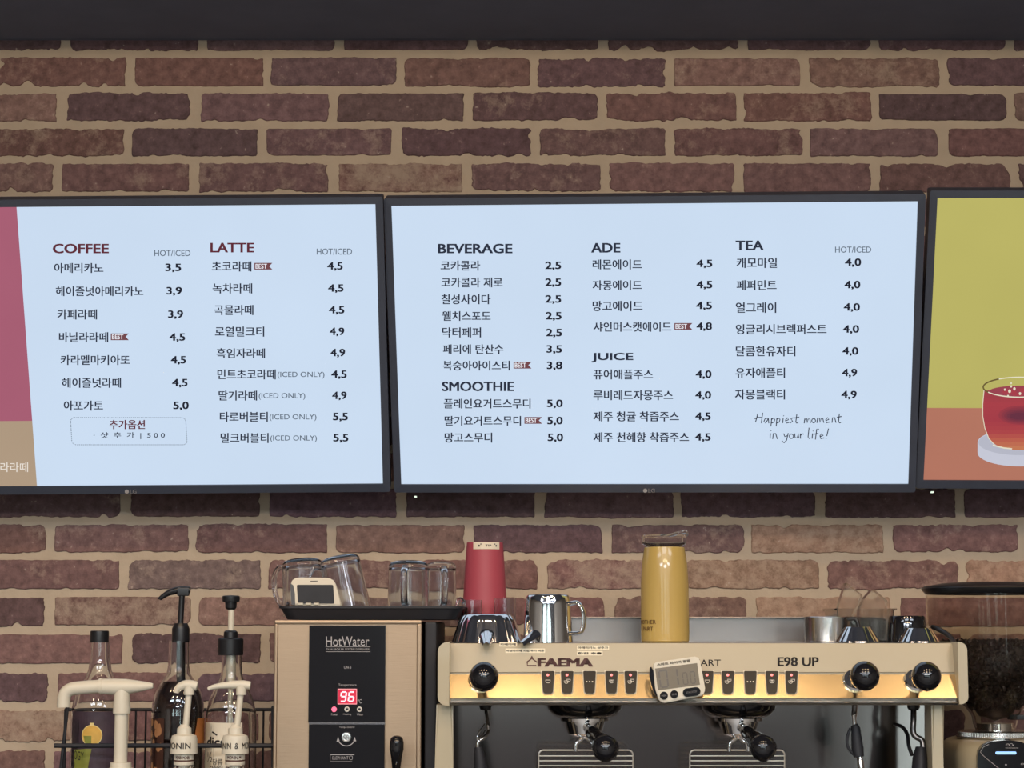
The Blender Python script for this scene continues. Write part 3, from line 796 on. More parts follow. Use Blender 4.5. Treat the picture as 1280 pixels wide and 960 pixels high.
# ---- bottle with lemon label
b1 = thing('glass_bottle', 'clear bottle with black screw cap and lemon slice label in the wire rack', 'bottle', Vector((P(124, 880, 0.36).x, -0.36, ZB)))
w = 0.36
obj('bottle_body', bottle_glass(124, w, [(35, 985), (35, 900), (33.5, 884), (29, 866), (19, 850), (14.5, 838), (12.3, 822), (11.6, 803)], 2.0, 880, ZB), 'glass', b1)
px_lathe_obj('cap', 124.5, w, [(0, 803), (11.4, 803), (11.6, 802), (11.6, 790), (10.8, 788.3), (0, 788)], 'black_plastic', b1, 795, label='black ribbed screw cap')
bm = new(); f = wrap(124, 920, w, 35.2)
wrap_rect(bm, f, 124 - 36, 124 + 44, 888, 975, 0, 20)
f2 = wrap(124, 920, w, 35.2, 0.0007); f3 = wrap(124, 920, w, 35.2, 0.0010)
flat_c(bm, [(95, 936), (113, 934), (122, 934), (117, 962), (112, 975), (96, 975)], f2, 1)
flat_c(bm, ell(121.5, 917.5, 13.2, 13), f2, 3); flat_c(bm, ell(121.5, 917.5, 12.2, 12), f3, 2)
flat_c(bm, [(119, 906), (124, 906), (124, 902), (119, 902)], f2, 3)
f4 = wrap(124, 920, w, 35.2, 0.0013)
write(bm, 'OLOGY', f4, 86, 112, 942, 11, 0.0, 4, slope=0.12); write(bm, '브', f4, 90, 98, 955, 9, 0.02, 4)
flat_c(bm, [(111, 918), (121.5, 918), (121.5, 929), (114, 929)], f4, 5)
obj('front_label', bm, ['label_purple', 'green_print', 'lemon', 'lemon_rim', 'ink', 'green_print'], b1, smooth=False, recalc=False, label='dark purple label with a lemon slice')

# ---- dark syrup bottle with black pump
w = 0.37
b2 = thing('syrup_bottle', 'dark brown syrup bottle topped by an all-black pump, in the wire rack', 'bottle', Vector((P(222.5, 880, w).x, -w, ZB)))
o2 = [(33, 985), (33, 895), (32, 880), (28.5, 866), (21, 852), (15, 843), (13.2, 832), (13.0, 801)]
obj('bottle_body', bottle_glass(222.5, w, o2, 1.8, 880, ZB), 'glass', b2)
bm = new(); c = axis(222.5, 880, w); s = S(222.5, 880, w)
pr = [(0, ZB + 0.011)] + [((r - 2.2) * s, P(222.5, y, w).z) for r, y in o2[:5]] + [(0, P(222.5, 853, w).z)]
pr.insert(1, (pr[1][0], ZB + 0.011)); lathe(bm, c, pr, 36)
obj('syrup', bm, 'brown_liquid', b2)
bm = new(); f = wrap(222.5, 920, w, 33.2); f2 = wrap(222.5, 920, w, 33.2, 0.0008)
wrap_rect(bm, f, 222.5 - 50, 222.5 - 13, 897, 975, 0, 14)
rl = random.Random(3)
for k in range(16):
    x = rl.uniform(176, 206); y = rl.uniform(900, 972)
    flat_c(bm, ell(x, y, rl.uniform(2.2, 4.5), rl.uniform(3.5, 6.5), n=12), f2, 1)
flat_c(bm, ell(201.5, 912, 5, 6.5, n=14), f2, 1)
flat_c(bm, [(254, 897), (272, 897), (272, 930), (250, 930), (250, 918)], f, 2)  # painted amber reflection at the edge of the bottle
obj('front_label', bm, ['label_brown', 'almond', 'amber_reflection'], b2, smooth=False, recalc=False, label='brown label printed with almonds, with a painted amber reflection')
px_lathe_obj('pump_collar', 226, w, [(0, 803), (11, 803), (11, 786), (9.5, 782), (8, 779), (0, 779)][::1], 'black_plastic', b2, 790)
bm = new(); tube(bm, [P(226, 802, w), P(226, 870, w)], 5.6 * s, 12); obj('pump_tube', bm, 'black_plastic', b2)
bm = new(); tube(bm, [P(225.5, 782, w), P(227.5, 744, w)], 3.7 * s, 12); obj('plunger', bm, 'black_plastic', b2)
bm = new()
tube(bm, smooth_path([P(238, 737.5, w), P(229, 737, w), P(219, 738.5, w), P(209, 742, w), P(201, 747.5, w), P(199.5, 749.5, w)], 4), [4.0 * s, 4.4 * s, 4.6 * s, 3.6 * s, 2.8 * s, 2.4 * s], 12)
box(bm, P(221, 745, w + 0.006), P(237.5, 734.5, w - 0.006), 0.002)
obj('pump_head', bm, 'black_plastic', b2)

# ---- clear syrup bottle with white-and-black pump
w = 0.37
b3 = thing('syrup_bottle', 'clear bottle with cream label and a white pump with black knob, in the wire rack', 'bottle', Vector((P(289, 880, w).x, -w, ZB)))
o3 = [(32, 985), (32, 905), (31, 890), (28, 876), (22, 862), (16, 852), (13, 842), (12.2, 818)]
obj('bottle_body', bottle_glass(289, w, o3, 1.6, 880, ZB), 'glass', b3)
px_lathe_obj('pump_collar', 288.3, w, [(0, 819), (15.6, 819), (16, 817), (16, 799), (14.5, 797.5), (9, 797), (8.6, 790), (6.5, 788), (0, 788)], 'black_plastic', b3, 800)
px_lathe_obj('plunger', 289, w, [(0, 790), (4, 790), (3.8, 759), (0, 759)], 'white_plastic', b3, 775, n=16)
px_lathe_obj('pump_head', 288.7, w, [(0, 762), (5, 762), (7, 760), (7.4, 753), (10.6, 752), (11, 749), (11, 745.5), (9.5, 744.5), (0, 744)], 'black_plastic', b3, 753, n=28)
px_lathe_obj('pump_tube', 288.5, w, [(0, 950), (3.2, 950), (3.2, 862), (6, 856), (6.2, 816), (0, 816)], 'white_plastic', b3, 840, n=18)
bm = new(); f = wrap(289, 930, w, 32.2); f2 = wrap(289, 930, w, 32.2, 0.0009)
wrap_rect(bm, f, 289 - 42, 289 + 18, 902, 985, 0, 18)
write(bm, 'dics', f2, 257, 286, 926, 12.5, 0.03, 1)
stroke(bm, [(267, 913.5), (271, 915.5), (275, 917.5)], f2, 2, 1)
write(bm, '½', f2, 258, 268, 945, 13, 0.0, 1); write(bm, '당류', f2, 269, 283, 950.5, 8, 0.01, 1); write(bm, '당하다', f2, 264, 284, 960, 9, 0.02, 1)
obj('front_label', bm, ['paper', 'ink'], b3, smooth=False, recalc=False, label='cream label with black print')

# ---- white sauce jug pump
w = 0.55; s = S(150, 880, w)
j1 = thing('sauce_dispenser', 'big white pump dispenser with a long pipe spout and tapered handle', 'dispenser', Vector((P(151, 900, w).x, -w, ZK)))
bm = new(); tube(bm, smooth_path([P(79.5, 884, w), P(79.8, 875, w), P(82, 866.5, w), P(89, 861.5, w), P(100, 859.8, w), P(126, 857.8, w)], 5), [8.2 * s] * 3 + [8.4 * s] * 2, 18)
obj('spout', bm, 'white_plastic', j1)
bm = new(); tube(bm, [P(124.5, 858, w), P(128, 857.8, w)], 10.2 * s, 20); obj('spout_collar', bm, 'white_plastic', j1)
bm = new(); tube(bm, smooth_path([P(127, 858, w), P(145, 858.5, w), P(158, 858.3, w), P(172, 858, w), P(186, 857.5, w), P(191.5, 857.3, w)], 5), [9.6 * s, 10.2 * s, 9.6 * s, 7.4 * s, 4.6 * s, 2.8 * s], 18)
obj('handle', bm, 'white_plastic', j1)
px_lathe_obj('plunger_socket', 152.3, w, [(0, 892), (10.4, 892), (11, 890), (9.8, 868), (9, 860), (0, 860)], 'white_plastic', j1, 880, n=24)
px_lathe_obj('plunger', 151, w, [(0, 960), (8.6, 960), (8.2, 892), (0, 892)], 'white_plastic', j1, 930, n=24)
zc_ = P(151, 953, w).z
bm = new(); c = axis(151, 953, w)
lathe(bm, c, [(0, zc_ - .05), (.030, zc_ - .05), (.031, zc_ - .035), (.030, zc_ - .012), (.0165, zc_ - .008), (.0160, zc_), (0, zc_)], 28); obj('screw_cap', bm, 'white_plastic', j1)
bm = new(); lathe(bm, c, [(0, ZK), (.052, ZK), (.055, ZK + .006), (.055, zc_ - .11), (.048, zc_ - .08), (.028, zc_ - .055), (.026, zc_ - .049), (0, zc_ - .049)], 36); obj('jug', bm, 'white_plastic', j1)

# ---- two syrup bottles with white pumps in front
def syrup_pump(lb, cx, w, xs, head, txt, ring_txt):
    """xs: stem bottom / top px; head: outline of the pump head in px"""
    c = axis(cx, 930, w); s = S(cx, 930, w); z = lambda y: P(cx, y, w).z
    b = thing('syrup_bottle', lb, 'bottle', Vector((c.x, c.y, ZK)), 'syrup bottles with white pumps in front')
    bm = new()
    zt = z(958)
    pr = [(0, ZK), (.033, ZK), (.037, ZK + .005), (.037, zt - .115), (.034, zt - .095), (.022, zt - .06), (.0148, zt - .035), (.0138, zt), (.0118, zt), (.0128, zt - .035), (.032, zt - .095), (.0345, zt - .115), (.0345, ZK + .01), (0, ZK + .009)]
    lathe(bm, c, pr, 36); obj('bottle_body', bm, 'glass', b)
    bm = new(); lathe(bm, c, [(0, ZK + .011), (.0335, ZK + .011), (.0335, zt - .12), (.030, zt - .10), (0, zt - .10)], 30); obj('syrup', bm, 'pink_liquid', b)
    bm = new(); lathe(bm, c, [(.0372, ZK + .03), (.0374, ZK + .03), (.0374, zt - .125), (.0372, zt - .125)], 36); obj('front_label', bm, 'paper', b)
    bm = new(); lathe(bm, c, [(0, z(960)), (6.6 * s, z(960)), (6.6 * s, z(940)), (0, z(940))], 20); obj('pump_tube', bm, 'white_plastic', b)
    bm = new()
    lathe(bm, c, [(0, z(956)), (12 * s, z(956)), (12.4 * s, z(955)), (12.4 * s, z(951.6)), (11.7 * s, z(951.2)), (11.7 * s, z(949.8)), (12.4 * s, z(949.4)), (12.2 * s, z(942)), (0, z(942))], 30)
    obj('neck_seal', bm, 'white_plastic', b)
    bm = new(); f = wrap(cx, 930, w, 12.5)
    write(bm, ring_txt, f, cx - 9, cx + 9.5, 946.5, 4.2, 0.02, 0); wrap_rect(bm, wrap(cx, 930, w, 11.8), cx - 18, cx + 18, 949.7, 951.3, 0, 20)
    obj('seal_print', bm, 'maroon', b, smooth=False, recalc=False)
    bm = new()
    lathe(bm, c, [(0, z(942)), (16.6 * s, z(942)), (17 * s, z(941.5)), (16.4 * s, z(924)), (15 * s, z(919.5)), (9.2 * s, z(917.5)), (8.8 * s, z(910)), (6.6 * s, z(908.5)), (5 * s, z(905.5)), (0, z(905.5))], 36)
    obj('pump_collar', bm, 'white_plastic', b)
    bm = new(); f = wrap(cx, 930, w, 16.9, 0.0005); write(bm, txt[0], f, txt[1], txt[2], 931.5, 7.6, 0.012, 0)
    obj('collar_print', bm, 'ink', b, smooth=False, recalc=False, label='black lettering around the pump collar')
    bm = new(); tube(bm, [P(xs[0], 910, w), P(xs[1], 862, w)], 4.0 * s, 14); obj('plunger', bm, 'white_plastic', b)
    bm = new()
    tube(bm, smooth_path([P(x, y, w) for x, y, r in head], 4), [r * s for x, y, r in head], 16)
    hx = xs[1]; tube(bm, [P(hx, 868.5, w), P(hx, 858, w)], 6.4 * s, 16)
    obj('pump_head', bm, 'white_plastic', b)
syrup_pump('nearer syrup bottle with white pump and a short drooping spout', 230, 0.63, (232, 236.5),
   [(246.5, 858, 5.6), (240, 856.5, 6.2), (232, 856, 5.8), (225, 858.5, 5.0), (221, 863, 4.0), (220, 866, 3.4)], ('MONIN', 205, 241), 'MONIN MONIN')
syrup_pump('syrup bottle with white pump and a long straight spout, beside the water dispenser', 294, 0.63, (296, 301.5),
   [(313, 857, 5.0), (304, 856, 5.6), (292, 856, 5.0), (278, 857, 3.9), (266, 859, 3.0), (260, 861.5, 2.2)], ('MONIN  &  MONIN', 266, 330), 'MONIN M')

# ================================================================== HOT WATER DISPENSER
w = 0.52
D0 = P(343, 775, w); D1 = P(527, 775, w)
zt = D0.z
hd = thing('water_dispenser', 'steel hot water dispenser with red digital temperature display and black centre panel', 'dispenser', Vector(((D0.x + D1.x) / 2, -0.30, ZK)))
bm = new(); box(bm, (D0.x + .001, -w + .012, ZK + .012), (D1.x - .001, -0.06, zt - .002), 0.003)
obj('body', bm, 'dark_steel', hd)
bm = new()
xa, xb = D0.x, D1.x
box(bm, (xa, -w + .002, zt - .0065), (xb, -w + .03, zt), 0.002)              # top edge
box(bm, (xa, -w + .002, ZK + .012), (xa + .0055, -w + .03, zt - .006), 0.002)
box(bm, (xb - .0075, -w + .002, ZK + .012), (xb, -w + .03, zt - .006), 0.002)
obj('front_frame', bm, 'brushed', hd)
bm = new(); box(bm, (xa + .005, -w + .005, ZK + .012), (xb - .007, -w + .02, zt - .006), 0.001)
obj('front_panel', bm, 'brushed', hd)
for x in (xa + .03, xb - .03):
    for y in (-w + .05, -0.10):
        bm = new(); lathe(bm, (x, y, 0), [(0, ZK), (.014, ZK), (.012, ZK + .013), (0, ZK + .013)], 16); obj('foot', bm, 'black_plastic', hd)
wp = w + 0.0005
bm = new(); box(bm, P(386.5, 781.5, wp), P(481.5, 903, wp - .006) , 0.0006); box(bm, P(386, 905.3, wp), Vector((P(481, 905, wp).x, -wp + .006, ZK + .03)), 0.0006)
panel = obj('control_panel', bm, 'black_gloss', hd, label='glossy black control panel')
bm = new(); box(bm, P(386, 903, wp + .0003), P(481.5, 905.2, wp - .004)); obj('divider_strip', bm, 'chrome', panel)
G = lambda d: (lambda px, py: P(px, py, wp + d))
g = G(.0004)
def pp(nm, fn, lb=None):
    bm = new(); fn(bm); obj(nm, bm, 'print_grey', panel, smooth=False, recalc=False, label=lb)
pp('name_lettering', lambda b: (write(b, 'HotWater', g, 407.5, 461.5, 801.5, 12), stroke(b, [(407, 808.6), (463, 808.6)], g, .5), stroke(b, [(407, 814.6), (463, 814.6)], g, .5),
    write(b, 'DUAL BOILER SYSTEM DISPENSER', g, 408, 462, 811.6, 2.4)), 'grey lettering HotWater with a fine line of print below')
for txt, x0, x1, y, h in (('UN-5', 430, 439, 834.2, 3.4), ('Temperature', 423, 445.5, 856.4, 3.6), ('℃', 447, 452.5, 876.6, 5), ('Power', 414, 422, 893, 2.8),
                          ('Heating', 429, 439, 893, 2.8), ('Water', 446, 454, 893, 2.8), ('Temp. control', 424, 443, 909.2, 3.0)):
    pp('small_lettering', lambda b: write(b, txt, g, x0, x1, y, h))
pp('dial_arc', lambda b: (stroke(b, ell(433, 921.5, 10.8, 10.8, 25, 155, 20), g, 1.0), flat(b, [(422.5, 921), (420.8, 926.8), (424.6, 926.5)], g), flat(b, [(443.5, 921), (441.4, 926.5), (445.2, 926.8)], g)))
pp('maker_lettering', lambda b: (stroke(b, [(413, 943.4), (443, 943.4)], g, 1.0), write(b, 'ELEPHANT', g, 415.5, 435.5, 947.4, 4.0), stroke(b, rrect(436.8, 945, 440.5, 949.6, 1.2, 3), g, .5, 0, True),
    stroke(b, [(413, 943.4), (413, 951.5), (440, 951.5)], g, .3)), 'small maker lettering ELEPHANT under a line')
bm = new(); box(bm, P(422, 861, wp + .0015), P(446.2, 880.4, wp - .002), 0.0004); seg = obj('temperature_display', bm, 'seg_back', panel, label='lit red display reading 96')
bm = new(); g = G(.0020); stroke(bm, [(422.4, 861.4), (445.8, 861.4), (445.8, 880), (422.4, 880)], g, 1.0, 0, True); obj('display_rim', bm, 'seg_frame', seg, smooth=False, recalc=False)
def sevenseg(bm, g, x, y, ww, h, segs, t, mi=0, slant=0.12):
    q = lambda a, b: (x + a * ww + (0.5 - b) * h * slant, y + b * h)
    for sname in segs:
        a, b = {'a': ((0, 0), (1, 0)), 'b': ((1, 0), (1, .5)), 'c': ((1, .5), (1, 1)), 'd': ((0, 1), (1, 1)), 'e': ((0, .5), (0, 1)), 'f': ((0, 0), (0, .5)), 'g': ((0, .5), (1, .5))}[sname]
        a, b = q(*a), q(*b); dx, dy = (b[0] - a[0]) * .08, (b[1] - a[1]) * .08
        stroke(bm, [(a[0] + dx, a[1] + dy), (b[0] - dx, b[1] - dy)], g, t, mi)
DIG = {'9': 'abcdfg', '6': 'acdefg', '0': 'abcdef', '1': 'bc'}
bm = new(); g = G(.0021)
sevenseg(bm, g, 426.2, 865, 6.2, 11.6, DIG['9'], 1.9); sevenseg(bm, g, 436.0, 865, 6.2, 11.6, DIG['6'], 1.9)
obj('digits', bm, 'seg_on', seg, smooth=False, recalc=False, label='glowing digits 96')
for px, m in ((417.7, 'led_pink'), (433.8, None), (449.4, None)):
    bm = new(); p = P(px, 886.6, wp); sc = S(px, 886, wp)
    lathe(bm, p + Vector((0, .002, 0)), [(0, 0), (3.3 * sc, 0), (3.3 * sc, .0035), (2.4 * sc, .0042), (1.7 * sc, .0036), (1.6 * sc, .003)], 20, Matrix.Rotation(R(90), 3, 'X'))
    lt = obj('indicator_ring', bm, 'led_pink' if m else 'print_white', panel)
    bm = new(); sphere(bm, p + Vector((0, -.0008, 0)), 1.7 * sc, 12, (1, .5, 1)); obj('lens', bm, 'led_pink' if m else 'black_gloss', lt)
bm = new(); p = P(433, 921.5, wp); sc = S(433, 921, wp)
lathe(bm, p + Vector((0, .001, 0)), [(0, 0), (6.4 * sc, 0), (6.4 * sc, .003), (5.6 * sc, .006), (4 * sc, .0062), (3.6 * sc, .004), (1.6 * sc, .004), (1.2 * sc, .0055), (0, .0055)], 24, Matrix.Rotation(R(90), 3, 'X'))
obj('temperature_dial', bm, 'steel', panel, label='small round metal dial')
bm = new()
hp = [P(496, 922.5, w + .045), P(496, 927, w + .046), P(495.8, 936, w + .045), P(495.6, 948, w + .04), P(495.4, 962, w + .03), P(495, 985, w + .03)]
tube(bm, smooth_path(hp, 5), [v * S(496, 930, w) for v in (5, 8.6, 8.8, 6.6, 5.2, 5.2)], 20)
sphere(bm, P(496, 925.2, w + .0455), 8.0 * S(496, 930, w), 20, (1, .95, .75))
obj('tap_handle', bm, 'black_gloss', hd, label='glossy black tap lever')
bm = new(); p = P(495, 985, w + .03)
tube(bm, smooth_path([p + Vector((0, .04, 0)), p, p + Vector((0, -.025, -.004)), p + Vector((0, -.03, -.04))], 5), .011, 14)
obj('tap', bm, 'chrome', hd)

# ---- black tray on top
za = P(350, 774.6, 0.49).z + 0.0005
T0, T1 = P(347, 758, 0.49), P(579, 758, 0.49)
zr_ = P(450, 757.6, 0.49).z
bm = new()
def loop(x0, x1, y0, y1, r, z, n=5): return [Vector((x, y, z)) for x, y in rrect(x0, y0, x1, y1, r, n)]
x0, x1, y0, y1 = T0.x, T1.x, -0.49, -0.09
lv = [(0.012, za, 0), (0.011, za + .002, 0), (0.003, zr_ - .004, 0), (0.0, zr_ - .0035, 0), (0.0, zr_, 0), (0.0045, zr_, 0), (0.013, za + .0045, 0)]
rings = [[bm.verts.new(p) for p in loop(x0 + i, x1 - i, y0 + i, y1 - i, 0.02, z)] for i, z, _ in lv]
for A_, B_ in zip(rings, rings[1:]):
    n = len(A_)
    for k in range(n): bm.faces.new((A_[k], A_[(k + 1) % n], B_[(k + 1) % n], B_[k]))
bm.faces.new(rings[0]); bm.faces.new(rings[-1])
ty = tag(obj('serving_tray', bm, 'black_matte', loc=((x0 + x1) / 2, (y0 + y1) / 2, za)), 'black serving tray lying on top of the hot water dispenser', 'tray')
zm = za + .0047                  # tray floor

# ---- black slab added to darken the gap, for a dark object of unclear kind
bm = new(); box(bm, (P(527, 850, .52).x + .0035, -.50, ZK + .0005), (P(527, 850, .52).x + .0225, -.10, P(500, 777, .5).z), 0.004)
tag(obj('gap_slab', bm, 'black_matte', loc=(P(527, 850, .52).x + .013, -.30, ZK)), 'black slab added in the gap between the water dispenser and the espresso machine', 'board')

# ---- glass mugs upside down
def mug(lb, cx, w, ytop, rtop, rbot, lean, handle, hy=None, ybot=757):
    s = S(cx, 720, w); c = axis(cx, 730, w)
    zt_ = P(cx, ytop, w).z; h = zt_ - zm
    t = thing('glass_mug', lb, 'mug', Vector((c.x, c.y, zm)), 'upside-down glass mugs on the tray')
    mt = Matrix.Rotation(R(lean), 3, 'Y')
    ro, ri = rbot * s, rtop * s
    lift = abs(math.sin(R(lean))) * ro
    c0 = Vector((c.x, c.y, zm + lift))
    pr = [(ro - .0022, 0), (ro, 0), (ro + .0003, .002), (ro, .006), (ri, h - .012), (ri - .0006, h - .0085), (ri * .90, h - .0048), (ri * .7, h - .002), (ri * .4, h - .0004), (0, h)]
    inn = [(0, h - .0125), (ri * .6, h - .0125), (ri - .005, h - .0135), (ri - .0032, h - .018), (ro - .0022, .004)]
    bm = new(); lathe(bm, c0, pr + inn + [(ro - .0022, 0)], 44, mt)
    obj('mug_body', bm, 'mug_glass', t)
    a = R(handle); d = Vector((math.sin(a), -math.cos(a), 0))
    bm = new()
    m_ = lambda r, z: c0 + mt @ (d * r + Vector((0, 0, z)))
    rr = (ro + ri) / 2
    tube(bm, smooth_path([m_(rr - .0015, h * .84), m_(rr + .010, h * .86), m_(rr + .020, h * .72), m_(rr + .021, h * .45), m_(rr + .012, h * .24), m_(rr - .001, h * .22)], 5), .0042, 12, flat=1.3)
    obj('handle', bm, 'mug_glass', t)
mug('upturned glass mug standing directly behind the white timer on the tray', 382, 0.30, 699, 25, 27.5, -4, 245)
mug('strongly leaning glass mug beside the white timer on the tray', 437, 0.34, 698, 25, 28, -11, 285)
mug('upright upturned glass mug with its handle facing forward', 510.5, 0.33, 700, 25, 26, 0, -5)
mug('upturned glass mug nearest the red cup, half hidden behind another mug', 551, 0.24, 701, 19, 20, 0, 10)

# ---- white timer leaning on the tray
w = 0.40
tm = thing('digital_timer', 'white digital timer with dark display standing on the black tray', 'timer', Vector((P(395, 757, w).x, -w, zm)))
zl = zm
def TT(px, py, d=0.0):           # the leaning face of the timer
    n = Vector((0, -math.cos(R(8)), math.sin(R(8))))
    return hit(px, py, Vector((0, -w, zl)) + n * (0.012 + d), n)
bm = new()
out = [(364, 756), (362.8, 740), (363.5, 728), (367, 723), (373, 721.5), (408, 722), (415, 723.5), (419, 728), (423, 742), (427, 757.5)]
dn = Vector((0, math.cos(R(8)), -math.sin(R(8)))) * 0.018
prism(bm, [TT(*p) for p in out], dn)
for v in bm.verts: v.co.z = max(v.co.z, zm)
bmesh.ops.bevel(bm, geom=bm.edges[:], offset=0.002, segments=2, affect='EDGES')
obj('case', bm, 'timer_white', tm)
bm = new(); flat(bm, rrect(371, 731, 416.5, 754.5, 1.5, 3), lambda x, y: TT(x + (y - 731) * .06, y, .0006)); obj('display', bm, 'lcd_dark', tm, smooth=False, recalc=False, label='dark liquid crystal display')
bm = new(); g_ = lambda x, y: TT(x, y, .0006); stroke(bm, [(388, 726.5), (397, 726.3)], g_, 0.9); obj('brand_print', bm, 'ink', tm, smooth=False, recalc=False)
bm = new()
for x in (376, 386, 396): box(bm, TT(x - 4, 753.5, .003), TT(x + 3, 756.5, 0), .0008)
obj('buttons', bm, 'white_plastic', tm)
bm = new(); flat(bm, [(362.9, 729), (366.5, 731.5), (368.6, 742), (369, 756), (364.4, 756), (363.2, 741)], lambda x, y: TT(x, y, .0005)); obj('side_grip', bm, 'black_plastic', tm, smooth=False, recalc=False)

# ================================================================== ESPRESSO MACHINE
wm = 0.60
XL, XR = P(548, 840, wm).x, P(1207, 840, wm).x
ZT = P(640, 803.5, 0.575).z            # upper edge of the front panel
ZTOP = ZT - 0.0008                      # cup tray
em = thing('espresso_machine', 'cream two-group espresso machine with steel control band and black knobs', 'coffee machine', Vector(((XL + XR) / 2, -0.34, ZK)))
# upper front panel, leaning a little, and the control band below it, leaning more
pa, pb = P(900, 803.5, .572), P(900, 843, .585)
nU = Vector((0, -1, (pa.y - pb.y) / (pa.z - pb.z) * -1)).normalized(); nU = Vector((0, -(pa.z - pb.z), (pa.y - pb.y))).normalized()
pc, pd = P(900, 843, .585), P(900, 872.5, .606)
nB = Vector((0, -(pc.z - pd.z), (pc.y - pd.y))).normalized()
U = lambda d: (lambda px, py: hit(px, py, pa + nU * d, nU))
Bd = lambda d: (lambda px, py: hit(px, py, pc + nB * d, nB))
bm = new(); u = U(0)
prism(bm, [u(562.5, 803.5), u(1195, 803.5), u(1196, 842.6), u(562.5, 842.6)], -nU * 0.03)
bmesh.ops.bevel(bm, geom=[e for e in bm.edges if abs((e.verts[0].co - e.verts[1].co).x) > .1], offset=.003, segments=2, affect='EDGES')
fp = obj('front_panel', bm, 'cream', em, label='cream painted front panel')
bm = new(); u = Bd(0)
prism(bm, [u(562.5, 843.2), u(1196, 843.2), u(1197, 872.5), u(562.5, 872.5)], -nB * 0.02)
cb = obj('control_band', bm, 'band', em, label='polished steel band behind knobs and buttons')
bm = new()
zA, zB = P(900, 873, .606).z, P(900, 881.5, .606).z
xa, xb = P(563, 877, .606).x, P(1197, 877, .606).x
prism(bm, [Vector((xa, -.606, zA)), Vector((xa, -.600, (zA + zB) / 2 + .002)), Vector((xa, -.607, (zA + zB) / 2)), Vector((xa, -.609, (zA + zB) / 2 - .002)), Vector((xa, -.606, zB)), Vector((xa, -.56, zB)), Vector((xa, -.56, zA))], (xb - xa, 0, 0))
obj('lower_lip', bm, 'steel', em)
# end caps: rounded cream cheeks
for side in (0, 1):
    bm = new()
    xo = P(547.5, 840, wm).x if side == 0 else P(1207.5, 840, wm).x
    xi = P(562, 840, wm).x if side == 0 else P(1196, 840, wm).x
    zt2, zb2 = P(555, 802.5, wm).z, P(555, 882, wm).z
    if side: zb2 = P(555, 880, wm).z
    sgn = 1 if side == 0 else -1
    r = abs(xi - xo) * .85
    outl = [(xi, zt2), (xi, zb2)] + [(xo + sgn * r - sgn * r * math.sin(R(a)), zb2 + r * .9 - r * .9 * math.cos(R(a))) for a in range(0, 91, 15)] + [(xo + sgn * r - sgn * r * math.cos(R(a)), zt2 - r + r * math.sin(R(a))) for a in range(0, 91, 15)]
    prism(bm, [Vector((x, -.612, z)) for x, z in outl], (0, .44, 0))
    bmesh.ops.remove_doubles(bm, verts=bm.verts[:], dist=1e-5)
    obj('end_cap', bm, 'cream', em, label='rounded cream end cap')
# legs / pillars, rear body, splash panel, underside
for (a0, a1, b0, b1) in ((545.5, 566, 543.5, 566.5), (1164.5, 1180.5, 1165.5, 1179.5)):
    bm = new()
    q = [P(a0, 881, .585), P(a1, 881, .585), P(b1, 960, .585), P(b0, 960, .585)]
    lo = [Vector((q[2].x, -.585, ZK + .07)), Vector((q[3].x, -.585, ZK + .07))]
    prism(bm, [q[0], q[1], q[2], lo[0], lo[1], q[3]], (0, .06, 0))
    bmesh.ops.bevel(bm, geom=[e for e in bm.edges if abs((e.verts[0].co - e.verts[1].co).z) > .05], offset=.004, segments=3, affect='EDGES')
    obj('side_pillar', bm, 'cream', em, label='cream side pillar')
bm = new(); xi0, xi1 = P(566, 900, .585).x - .006, P(1166, 900, .372).x
box(bm, (xi0 - .003, -.36, ZK + .05), (xi1 - .001, -.13, ZTOP - .004), .004)
box(bm, (xa, -.565, P(900, 879, .6).z + .0), (xb, -.30, ZTOP - .004), .002)
obj('housing', bm, 'dark_steel', em)
bm = new()
zu = P(900, 879, .6).z
n = 24
prev = None
for k in range(n + 1):
    x = xi0 + (xi1 - xi0) * k / n
    cur = [bm.verts.new((x, -.372 + .0, z)) for z in (ZK + .10, ZK + .18, zu)]
    if prev:
        for a_ in range(2): bm.faces.new((prev[a_], cur[a_], cur[a_ + 1], prev[a_ + 1]))
    prev = cur
obj('splash_panel', bm, 'mirror', em, label='polished dark steel back panel')
bm = new(); box(bm, (xi0, -.66, ZK + .05), (xi1, -.375, ZK + .10), .004); obj('drip_tray', bm, 'steel', em)
for x in (XL + .06, XR - .06):
    for y in (-.55, -.2):
        bm = new(); lathe(bm, (x, y, 0), [(0, ZK), (.024, ZK), (.020, ZK + .05), (0, ZK + .05)], 20); obj('foot', bm, 'black_plastic', em)
bm = new(); box(bm, (xa + .002, -.552, ZTOP - .004), (xb - .002, -.13, ZTOP), .001); obj('cup_tray', bm, 'steel', em)
bm = new()                                 # steel guard along the back of the cup tray
g0, g1 = P(712, 770, .16).x, P(1112, 770, .16).x; gz = P(900, 771, .16).z
box(bm, (g0, -.163, ZTOP), (g1, -.157, gz), .0006); box(bm, (g0, -.176, gz - .002), (g1, -.157, gz), .0008)
obj('cup_guard', bm, 'guard_steel', em, label='low steel guard behind the cups')
bm = new()
tube(bm, smooth_path([P(1166, 784, .42), P(1172, 786, .44), P(1184, 793, .48), P(1191, 800, .52), P(1193, 806, .55)], 5), .004, 10)
obj('side_guard', bm, 'dark_steel', em)

